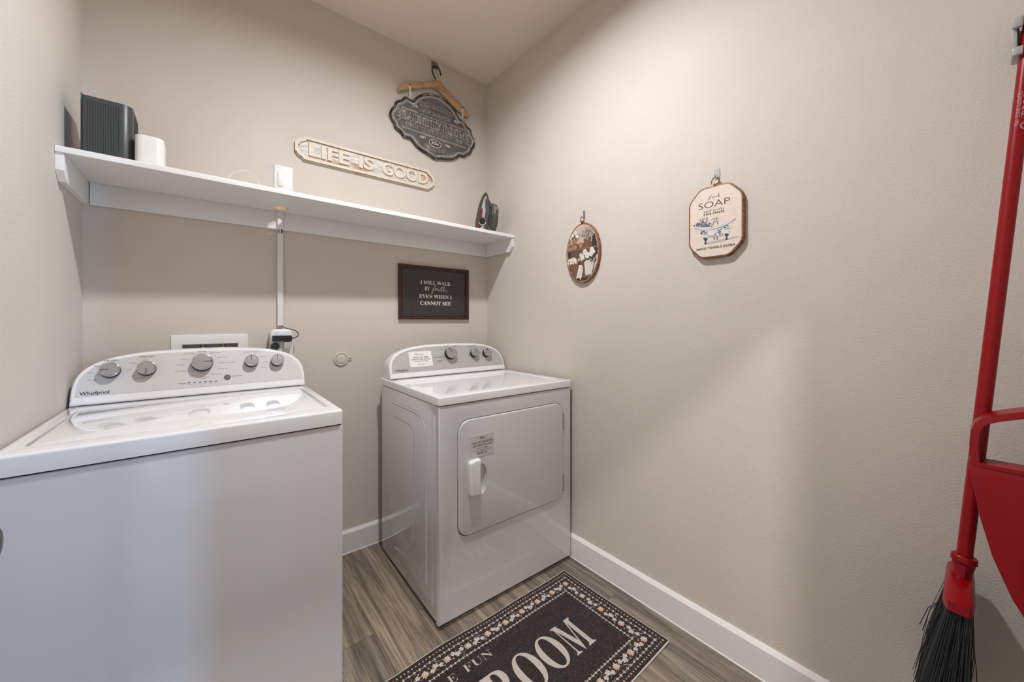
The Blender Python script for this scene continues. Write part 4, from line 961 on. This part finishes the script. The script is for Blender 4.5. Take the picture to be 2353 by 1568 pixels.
TM = [mat('tub_white', (226, 216, 208), .6), mat('tub_blue_dark', (44, 62, 96), .6), mat('tub_blue', (84, 106, 142), .6), mat('tub_blue_pale', (150, 160, 178), .6), mat('tub_outline', (112, 116, 124), .6), mat('tub_floor_shade', (186, 178, 174), .6)]
def tub(pts, mi, lay): poly(bm, [RW(*sq(x, y), .0187+lay*.0001) for x, y in pts], mi)
tub([(480, 1215), (700, 1165), (1005, 1105), (1000, 1125), (800, 1175), (600, 1225), (500, 1235)], 5, 0)
tub([(345, 1000), (600, 1010), (780, 960), (920, 860), (880, 990), (850, 1080), (790, 1095), (500, 1140), (440, 1120), (400, 1060)], 0, 1)
def inquad(x, y): 
    top = 1012-(max(0, x-560)/360)**1.6*150; left = 345+(y-1000)*.7; right = 920-(y-860)*.32; return top+8 < y < 1138-(x-450)*.11 and left < x < right
for k in range(1000):
    x, y = random.uniform(350, 930), random.uniform(860, 1140)
    dens = math.sin(x*.028+1)*math.cos(y*.03)+.35
    if inquad(x, y) and random.random() < dens+.1:
        a, b = sq(x, y); blob(bm, RW, a, b, random.uniform(.0008, .0020), .0190+.0000005*k, random.choice((1, 1, 2, 2, 3)), 6, .35)
for k in range(300):
    x = random.gauss(460, 62); y = 965-abs(random.gauss(0, 60))*(1-abs(x-460)/220)
    if 300 < x < 600 and y > 800: a, b = sq(x, y); blob(bm, RW, a, b, random.uniform(.0007, .0017), .0189+.0000005*k, random.choice((1, 1, 2, 2, 3)), 6, .35)
for x, y in ((308, 945), (345, 935), (405, 860), (508, 825), (365, 915), (545, 905), (430, 895)): a, b = sq(x, y); blob(bm, RW, a, b, .0024, .0191, 1, 8, .3)
tub([(305, 985), (330, 990), (430, 995), (560, 988), (700, 950), (840, 895), (955, 822), (960, 836), (850, 915), (700, 975), (560, 1010), (430, 1015), (330, 1005)], 0, 5)
pen(bm, [sq(x, y) for x, y in ((305, 985), (330, 994), (430, 1014), (560, 1010), (700, 975), (850, 915), (960, 832))], RW, .0011, .0194, 4)
pen(bm, [sq(x, y) for x, y in ((320, 985), (430, 992), (560, 985), (700, 947), (840, 892), (955, 824))], RW, .0007, .0194, 3)
pen(bm, [sq(x, y) for x, y in ((440, 1122), (500, 1142), (650, 1118), (790, 1096), (850, 1080))], RW, .0007, .0194, 4)
for x, y in ((485, 1140), (815, 1070)):
    tub([(x-28, y), (x+28, y-5), (x+32, y+20), (x+12, y+45), (x+8, y+70), (x+22, y+88), (x+10, y+96), (x-14, y+98), (x-20, y+86), (x-6, y+66), (x-8, y+45), (x-28, y+25)], 1, 6)
for x in (620, 665):
    tub([(x-6, 1120), (x+6, 1118), (x+5, 1145), (x+14, 1158), (x-12, 1164), (x-4, 1148)], 1, 6)
pen(bm, [sq(x, y) for x, y in ((612, 935), (608, 890), (635, 882), (668, 880), (672, 925))], RW, .0015, .0194, 4)
pen(bm, [sq(x, y) for x, y in ((575, 862), (600, 842), (640, 825), (685, 828))], RW, .0013, .0194, 4)
pen(bm, [sq(x, y) for x, y in ((622, 880), (622, 860), (650, 850), (676, 862), (682, 920))], RW, .0013, .0194, 3)
obj('bathtub_print', bm, TM, pn)

# ---------------------------------------------------------------- rug
RA = .0135; RO = Vector((-.1225, -.808, 0))          # inner right corner and slight turn
ru = Vector((-math.cos(RA), -math.sin(RA), 0)); rv = Vector((math.sin(RA), -math.cos(RA), 0))
RL, RW_ = 1.42, .517
def wave(a, b):
    da = .0035*math.sin(b*9)*math.exp(-a*8); db = (.0035*math.sin(a*7+.6)+.002*math.sin(a*17))*(1-b/RW_)
    hz = .0015*(1+math.sin(a*11+b*5))*math.exp(-min(a, b, RW_-b)*30)
    return da, db, hz
def RF(a, b, c=0.0):
    da, db, hz = wave(a, b); p = RO+ru*(a+da)+rv*(b+db); p.z = .0062+c+hz; return p
def rug_mat():
    m, nt, b = nodes('dark_rug_pile'); L = nt.links.new
    tc = nt.nodes.new('ShaderNodeTexCoord'); mp = nt.nodes.new('ShaderNodeMapping'); mp.inputs['Scale'].default_value = (10, 420, 1); mp.inputs['Rotation'].default_value = (0, 0, -RA)
    n = nt.nodes.new('ShaderNodeTexNoise'); n.inputs['Scale'].default_value = 1; n.inputs['Detail'].default_value = 5; n.inputs['Roughness'].default_value = .7
    L(tc.outputs['Object'], mp.inputs['Vector']); L(mp.outputs[0], n.inputs['Vector'])
    n2 = nt.nodes.new('ShaderNodeTexNoise'); n2.inputs['Scale'].default_value = 260; n2.inputs['Detail'].default_value = 2; L(tc.outputs['Object'], n2.inputs['Vector'])
    mx = nt.nodes.new('ShaderNodeMath'); mx.operation = 'MULTIPLY_ADD'; mx.inputs[1].default_value = .45; L(n2.outputs['Fac'], mx.inputs[0])
    ml = nt.nodes.new('ShaderNodeMath'); ml.operation = 'MULTIPLY'; ml.inputs[1].default_value = .50; L(n.outputs['Fac'], ml.inputs[0]); L(ml.outputs[0], mx.inputs[2])
    r = ramp(nt, [(.38, (34, 27, 28)), (.5, (50, 42, 42)), (.6, (82, 73, 71)), (.72, (136, 126, 120))]); L(mx.outputs[0], r.inputs[0]); L(r.outputs[0], b.inputs['Base Color'])
    b.inputs['Roughness'].default_value = .95; b.inputs['Specular IOR Level'].default_value = .1; b.inputs['Sheen Weight'].default_value = .15
    bp = nt.nodes.new('ShaderNodeBump'); bp.inputs['Strength'].default_value = .4; bp.inputs['Distance'].default_value = .001; L(n2.outputs['Fac'], bp.inputs['Height']); L(bp.outputs['Normal'], b.inputs['Normal'])
    return m
t = thing('rug', 'dark printed laundry rug with a floral border on the floor before the dryer', 'rug', tuple(RO))
bm = NB(); NA, NBB = 110, 40; g = [[bm.verts.new(RF(RL*i/NA, RW_*j/NBB)) for j in range(NBB+1)] for i in range(NA+1)]
for i in range(NA):
    for j in range(NBB): bm.faces.new((g[i][j], g[i][j+1], g[i+1][j+1], g[i+1][j]))
bmesh.ops.recalc_face_normals(bm, faces=bm.faces)
if sum(f.normal.z for f in bm.faces) < 0: bmesh.ops.reverse_faces(bm, faces=bm.faces)
pile = obj('pile', bm, rug_mat(), t)
bm = NB(); ed = [RF(RL*i/NA, 0) for i in range(NA+1)]+[RF(RL, RW_*j/NBB) for j in range(1, NBB+1)]+[RF(RL*(NA-i)/NA, RW_) for i in range(1, NA+1)]+[RF(0, RW_*(NBB-j)/NBB) for j in range(1, NBB+1)]
for p in ed: p.z -= .0030
tube(bm, ed, .0034, 8, caps=False); obj('edge_binding', bm, mat('rug_binding', (186, 182, 176), .8), t, label='pale grey edge binding')
FCM = [mat('rug_cream', (190, 178, 168), .95, spec=.1), mat('rug_peach', (192, 152, 124), .95, spec=.1), mat('rug_taupe', (150, 134, 126), .95, spec=.1)]
bm = NB(); random.seed(5)
def star(x, y, r, mi, n=4, inn=.42, rot=0.0, c=.0004):
    if not (.004 < x < RL-.004 and .004 < y < RW_-.004): return
    pts = []
    for k in range(2*n):
        q = r if k % 2 == 0 else r*inn; q *= random.uniform(.88, 1.12); th = rot+PI*k/n; pts.append(RF(x+q*math.cos(th), y+q*math.sin(th), c))
    poly(bm, pts, mi)
def petal(x, y, th, L_, w, mi, c=.0005):
    pts = []
    for s, q in ((0, 0), (.35, 1), (.75, .95), (1, .25), (1, -.25), (.75, -.95), (.35, -1)):
        u, v = s*L_, q*w; pts.append(RF(x+u*math.cos(th)-v*math.sin(th), y+u*math.sin(th)+v*math.cos(th), c))
    poly(bm, pts, mi)
def flower(x, y, s):
    k0 = random.random()*.6
    for k in range(8): petal(x, y, k0+k*PI/4, s*(1 if k % 2 else .86), s*.25, 1 if k in (0, 1, 2, 7) else 0, .0005+.00002*k)
    star(x, y, s*.38, 0, 5, .7, c=.0008); star(x, y, s*.14, 1, 4, .7, c=.0009)
def leaf3(x, y, th, s, mi=0):
    for d, l in ((0, 1), (.75, .85), (-.75, .85), (1.7, .55), (-1.7, .55)): petal(x, y, th+d, s*l, s*.26, mi, .0005+.00001*abs(d)*10)
def horn(x, y, th, s, f, mi=2):
    o_, i_ = [], []
    for k in range(9):
        a = k/8*2.1; o_.append((s*math.sin(a)*1.1, f*s*(1-math.cos(a)))); w = s*.28*math.sin(PI*min(1, (k+.6)/8.6)); i_.append((s*math.sin(a)*1.1-w*math.sin(a)*.8, f*(s*(1-math.cos(a))+w*math.cos(a))))
    tr = lambda p: RF(x+p[0]*math.cos(th)-p[1]*math.sin(th), y+p[0]*math.sin(th)+p[1]*math.cos(th), .0006)
    O = [bm.verts.new(tr(p)) for p in o_]; I = [bm.verts.new(tr(p)) for p in i_]
    for k in range(8): bm.faces.new((O[k], O[k+1], I[k+1], I[k])).material_index = mi
def seg(name, a0, a1, fn):
    pass
# the four sides, each as a run (s along, d inwards)
SIDES = [(RL, lambda s, d: (s, d), 0.0, 1), (RL, lambda s, d: (RL-s, RW_-d), PI, 1), (RW_, lambda s, d: (d, RW_-s), -PI/2, 1), (RW_, lambda s, d: (RL-d, s), PI/2, 1)]
for L_, M_, th, _ in SIDES:
    n = int((L_-.03)/.0135)
    for k in range(n+1):
        s = .015+k*(L_-.03)/n; x, y = M_(s, .0155); star(x, y, .0042 if k % 3 else .0052, 0 if k % 3 == 2 else 1, 4, .5, random.random())
    n = int((L_-.07)/.0195)
    for k in range(n+1):
        s = .036+k*(L_-.072)/n; x, y = M_(s, .034); star(x, y, .0078, 0, 4, .40, 0); x, y = M_(s+.0095, .034+.0015*(-1)**k); star(x, y, .0045, 2, 4, .35, .4)
    n = int((L_-.18)/.0165)
    for k in range(n+1):
        s = .094+k*(L_-.188)/n; x, y = M_(s, .0935); star(x, y, .0072, 0, 4, .42, 0); x, y = M_(s+.008, .0935); star(x, y, .0035, 0, 4, .4, .4)
    n = max(1, round((L_-.126)/.088)); st_ = (L_-.126)/n
    for k in range(n+1):
        s = .063+k*st_
        if 0 < k < n or (L_ == RL): x, y = M_(s, .0630); flower(x, y, .0150)
        if k < n:
            f = (-1)**k
            for ds, dd, tt, sz, kind in ((.023, -.006*f, .6*f, .0105, 0), (.044, .009*f, -1.2*f, .0125, 0), (.064, -.008*f, 2.4*f, .0105, 0), (.024, .014*f, .3, .012, 1), (.058, .013*f, PI-.4, .012, 1), (.040, -.015*f, .2, .010, 1), (.034, .0, 0, .0035, 2), (.052, -.003*f, 0, .0035, 3), (.068, .012*f, 0, .0040, 3), (.018, -.015*f, 0, .0035, 2)):
                x, y = M_(s+ds*st_/.088, .063+dd)
                if kind == 0: leaf3(x, y, th+tt, sz*1.3)
                elif kind == 1: horn(x, y, th+tt, sz*.95, f, random.choice((0, 2)))
                else: star(x, y, sz*1.2, 0 if kind == 2 else 1, 5, .5)
            pts = []
            pen_pts = [M_(s+st_*u, .063+.012*f*math.sin(u*2*PI)) for u in (0, .12, .25, .38, .5, .62, .75, .88, 1)]
            pen(bm, pen_pts, RF, .0013, .00035, 2, 3)
bmesh.ops.recalc_face_normals(bm, faces=bm.faces)
obj('floral_border', bm, FCM, pile, smooth=False)
RT2 = lambda a, b, c=0: RF(-a, -b, c)                # text frame: a to the right (+x), b away from the viewer
def rp(x, y):
    p = at(2, .0066, x, y)-RO; return p.dot(-ru), p.dot(-rv)   # frame coordinates of a pixel
RTX = mat('rug_letter', (184, 172, 164), .95, spec=.1, bump=.3, bscale=300); bm = NB()
def rtext(s, l, r, b0, h, off=0, st=bold): text(bm, st(s), RT2, (l+r)/2, b0, w=r-l, h=h, c=.0006, off=off, res=5)
ml, mt = rp(1263, 1452); mr, _ = rp(1370, 1470); mb = (rp(1370, 1470)[1]+rp(1331, 1507)[1])/2; mt = (rp(1263, 1452)[1]+rp(1299, 1420)[1])/2
mr = (rp(1370, 1470)[0]+rp(1299, 1420)[0])/2+.004; ml = rp(1331, 1507)[0]-.004
pitch = .1130; mh = mt-mb
rtext('M', ml, mr, mb, mh)
x = ml
for s, w in (('O', .098), ('O', .098), ('R', .100)):
    x -= .010; rtext(s, x-w, x, mb-.002, mh+.004); x -= w
fl, ft = rp(1064, 1536); fr_, _ = rp(1134, 1505); fb = (rp(1074, 1551.6)[1]+rp(1134, 1505)[1])/2; ft = (rp(1064, 1536)[1]+rp(1122, 1494)[1])/2
rtext('FUN', fl, fr_, fb, max(.03, ft-fb), off=-.012); rtext('E', fl-.062, fl-.033, fb, max(.03, ft-fb), off=-.012)
bmesh.ops.recalc_face_normals(bm, faces=bm.faces); obj('rug_lettering', bm, RTX, pile, smooth=False)

# ---------------------------------------------------------------- broom, dustpan and wall clip
def lerp(a, b, u): return a+(b-a)*u
BT = Vector((-.060, -2.1125, 1.768)); BB = Vector((-.150, -2.0250, .664)); bd = (BB-BT).normalized()
TOP = BT-bd*.10
t = thing('broom', 'red handled broom with dark bristles hanging head down on the right wall', 'broom', tuple(BB))
bm = NB(); tube(bm, [TOP, TOP+bd*.3, BT+bd*.6, BB+bd*.02], .0122, 20); hd = obj('handle', bm, REDP, t)
# worn white lettering down the handle
bm = NB(); zd = -bd; cm = (CAM-BT); cm = (cm-zd*cm.dot(zd)).normalized(); sd = zd.cross(cm)
def HF(a, b, c=0):     # wraps round the handle: a along the handle (down), b around
    th = b/.0122; P0 = BT-zd*(a); return P0+(cm*math.cos(th)+sd*math.sin(th))*(.0124+c)
text(bm, 'Cedar', lambda a, b, c=0: HF(a, b+.0075, c*.2), .115, -.006, em=.026, off=.01, c=.0003); text(bm, 'O', lambda a, b, c=0: HF(a, b+.0075, c*.2), .158, -.006, em=.024, off=.01, c=.0003)
text(bm, 'QUALITY SINCE 1906', lambda a, b, c=0: HF(a, b-.004, c*.2), .12, -.002, w=.075, em=.008, off=.01, c=.0003)
obj('handle_lettering', bm, mat('worn_white_print', (176, 128, 134), .5), hd)
# socket and block, x' across the wide way of the head (towards the room), y' its thin way
wx = Vector((-1, 0, 0)); wx = (wx-bd*wx.dot(bd)).normalized(); wy = bd.cross(wx).normalized()
if wy.y < 0: wy = -wy
def loft(bm, secs, n=20, power=2.6, capa=True, mi=0):
    rings = []
    for d, a, b, oa, ob in secs:
        ring_ = []
        for k in range(n):
            th = 2*PI*k/n; c, s = math.cos(th), math.sin(th)
            ring_.append(bm.verts.new(BB+bd*d+wx*(oa+a*math.copysign(abs(c)**(2/power), c))+wy*(ob+b*math.copysign(abs(s)**(2/power), s))))
        rings.append(ring_)
    for r0, r1 in zip(rings, rings[1:]):
        for k in range(n): bm.faces.new((r0[k], r0[(k+1) % n], r1[(k+1) % n], r1[k])).material_index = mi
    bm.faces.new(rings[0][::-1]); bm.faces.new(rings[-1]); bmesh.ops.recalc_face_normals(bm, faces=bm.faces)
bm = NB(); loft(bm, [(-.013, .017, .0175, 0, 0), (-.011, .0185, .0195, 0, 0), (.000, .0190, .0200, 0, 0), (.002, .0165, .0175, 0, 0), (.020, .017, .0150, 0, 0), (.032, .022, .0150, 0, 0), (.036, .05, .0160, 0, .001)], power=2.2)
sk = obj('socket', bm, RED, t)
bm = NB(); box(bm, -.003, .003, -.003, .003, .003, .036); 
for v in bm.verts: x_, y_, z_ = v.co; v.co = BB+bd*z_+wx*(.0165+x_+z_*.12)+wy*y_
obj('socket_rib', bm, RED, sk)
bm = NB(); loft(bm, [(.030, .045, .0160, .0, .002), (.034, .080, .0185, 0, .002), (.046, .122, .0200, 0, .002), (.048, .126, .0215, 0, .002), (.066, .128, .0225, 0, .001), (.067, .126, .0210, 0, 0)], power=5); obj('brush_block', bm, RED, t)
bm = NB(); random.seed(2)
for i in range(1500):
    u, v = random.uniform(-1, 1), random.uniform(-1, 1)
    s0 = BB+bd*.062+wx*(u*.118)+wy*(v*.017-.001); Lb = .300*random.uniform(.9, 1.03)-abs(u)*.01
    sp_ = random.gauss(0, .004); e = s0+bd*Lb+wx*(u*.045+sp_)+wy*(.012+v*.018+random.gauss(0, .004)); m_ = (s0+e)/2+wy*(random.gauss(.0, .003)+v*.003)
    w = .0011; 
    a = [s0, m_, e]; q = wy.cross(bd).normalized()*w*.5+wy*w*.5*random.choice((-1, 1)); q2 = wx*w*.4-wy*w*.3
    vs = [[bm.verts.new(p+o) for o in (q, -q, q2)] for p in a]
    for r0, r1 in zip(vs, vs[1:]):
        for k in range(3): bm.faces.new((r0[k], r0[(k+1) % 3], r1[(k+1) % 3], r1[k]))
for s0, e, w in ((BB+bd*.064+wy*.016+wx*.05, BB+bd*.165+wy*.045+wx*.05, .0008), (BB+bd*.064+wy*.016+wx*.06, BB+bd*.150+wy*.050+wx*.06, .0008), (BB+bd*.064+wy*.015+wx*.08, BB+bd*.20+wy*.038+wx*.08, .0009)):
    tube(bm, [s0, (s0+e)/2+wy*.008, e], w, 5)
st_ = [BB+bd*.064-wy*.014+wx*.10, BB+bd*.12-wy*.022+wx*.10, BB+bd*.17-wy*.030+wx*.10, BB+bd*.21-wy*.033+wx*.10, BB+bd*.26-wy*.030+wx*.10]
tube(bm, curve(st_), .0007, 5)
bp_ = obj('bristles', bm, mat('dark_bristles', (46, 47, 48), .5), t, smooth=False); bp_['kind'] = 'stuff'
bm = NB(); loft(bm, [(.060, .112, .0165, 0, 0), (.20, .128, .019, 0, .003), (.33, .142, .023, .003, .009)], power=3); obj('bristle_core', bm, mat('bristle_core_black', (26, 26, 27), .7), t)

t = thing('broom_holder', 'light grey spring clip on the right wall gripping the broom handle', 'holder', (0, -2.11, 1.80))
HC = BT-bd*.045
bm = NB(); box(bm, -.020, -.0005, HC.y-.016, HC.y+.016, HC.z-.04, HC.z+.055, .004); obj('mounting_plate', bm, HOLD, t)
bm = NB()
for s in (1, -1):
    for z0, th in ((HC.z-.040, .012), (HC.z+.020, .016)):
        box(bm, HC.x-.018, -.019, HC.y+s*.019-.005, HC.y+s*.019+.005, z0, z0+th, .002)
        box(bm, HC.x-.024, HC.x-.012, HC.y+s*.019-.009, HC.y+s*.019+.006, z0-.004, z0+th+.002, .003)
    box(bm, HC.x-.010, -.019, HC.y+s*.021-.004, HC.y+s*.021+.004, HC.z-.036, HC.z+.034, .002)
obj('spring_clip', bm, HOLD, t)
bm = NB(); box(bm, HC.x-.006, -.020, HC.y+.0145, HC.y+.0185, HC.z-.030, HC.z+.030, .001); obj('rubber_grip', bm, BLACKP, t)

# dustpan clipped to the handle
t = thing('dustpan', 'glossy red dustpan clipped to the broom handle at the right edge', 'dustpan', (-.20, -2.18, .78))
YC = -2.185
def DPF(y, z, c=0):                  # pan plane leaning outwards at the bottom; c towards the room (-x)
    x = -.212-(.895-z)*.20; return Vector((x-c, y, z))
half_ = [(-2.032, .897), (-2.036, .872), (-2.046, .80), (-2.062, .73), (-2.085, .665), (-2.112, .615), (-2.14, .590)]
out = half_+[(2*YC-y, z) for y, z in half_[::-1]]
bm = NB(); prism(bm, out, lambda a, b, c=0: DPF(a, b, c), -.002, .004, .0015, 2)
bmesh.ops.recalc_face_normals(bm, faces=bm.faces); pan = obj('pan', bm, RED, t)
bm = NB()
# side walls and back wall of the scoop, reaching back towards the wall
for sgn in (0, 1):
    pts = half_[:5] if not sgn else [(2*YC-y, z) for y, z in half_[:5]]
    for (p, q), d0, d1 in zip(zip(pts, pts[1:]), (.055, .052, .042, .028), (.052, .042, .028, .01)):
        q4 = [DPF(*p, 0), DPF(*q, 0), DPF(*q, -d1), DPF(*p, -d0)]; sh_ = Vector((0, .003 if sgn else -.003, 0))
        a_ = [bm.verts.new(v) for v in q4]; b_ = [bm.verts.new(v+sh_) for v in q4]
        bm.faces.new(a_); bm.faces.new(b_[::-1])
        for k in range(4): bm.faces.new((a_[k], a_[(k+1) % 4], b_[(k+1) % 4], b_[k]))
bmesh.ops.recalc_face_normals(bm, faces=bm.faces); obj('side_walls', bm, RED, pan)
bm = NB(); prism(bm, [(-.050, -2.032), (.004, -2.034), (.006, -2.06), (.006, 2*YC+2.06), (.004, 2*YC+2.034), (-.050, 2*YC+2.032)], lambda a, b, c=0: DPF(b, .898+c, a), -.004, .003, .001, 1)
bmesh.ops.recalc_face_normals(bm, faces=bm.faces); obj('back_ledge', bm, RED, pan)
bm = NB(); pa = [(-2.034, .897), (-2.033, .935), (-2.035, .962), (-2.041, .980), (-2.051, .991), (-2.068, 1.000), (-2.10, 1.012), (-2.14, 1.020), (-2.185, 1.023)]
pa = pa+[(2*YC-y, z) for y, z in pa[::-1][1:]]; n = len(pa); rings = []
for i, (y, z) in enumerate(pa):
    d = Vector(pa[min(i+1, n-1)])-Vector(pa[max(i-1, 0)]); d.normalize(); nn = Vector((-d.y, d.x)); 
    if nn.dot(Vector((YC, .93))-Vector((y, z))) < 0: nn = -nn
    w_ = .013; rings.append([bm.verts.new(v) for v in (DPF(y, z, .002), DPF(y+nn.x*w_, z+nn.y*w_, .004), DPF(y+nn.x*w_, z+nn.y*w_, -.064), DPF(y, z, -.066))])
for r0, r1 in zip(rings, rings[1:]):
    for k in range(4): bm.faces.new((r0[k], r0[(k+1) % 4], r1[(k+1) % 4], r1[k]))
bm.faces.new(rings[0]); bm.faces.new(rings[-1][::-1]); bmesh.ops.recalc_face_normals(bm, faces=bm.faces)
bmesh.ops.bevel(bm, geom=[e for e in bm.edges if e.calc_face_angle(0) > 1.0], offset=.0015, segments=2, affect='EDGES')
obj('handle', bm, RED, t, ang=50)
bm = NB(); tube(bm, [Vector((-.145, -2.052, .80)), Vector((-.170, -2.062, .80)), Vector((-.225, -2.072, .80))], .008, 10); obj('handle_clip', bm, RED, t)
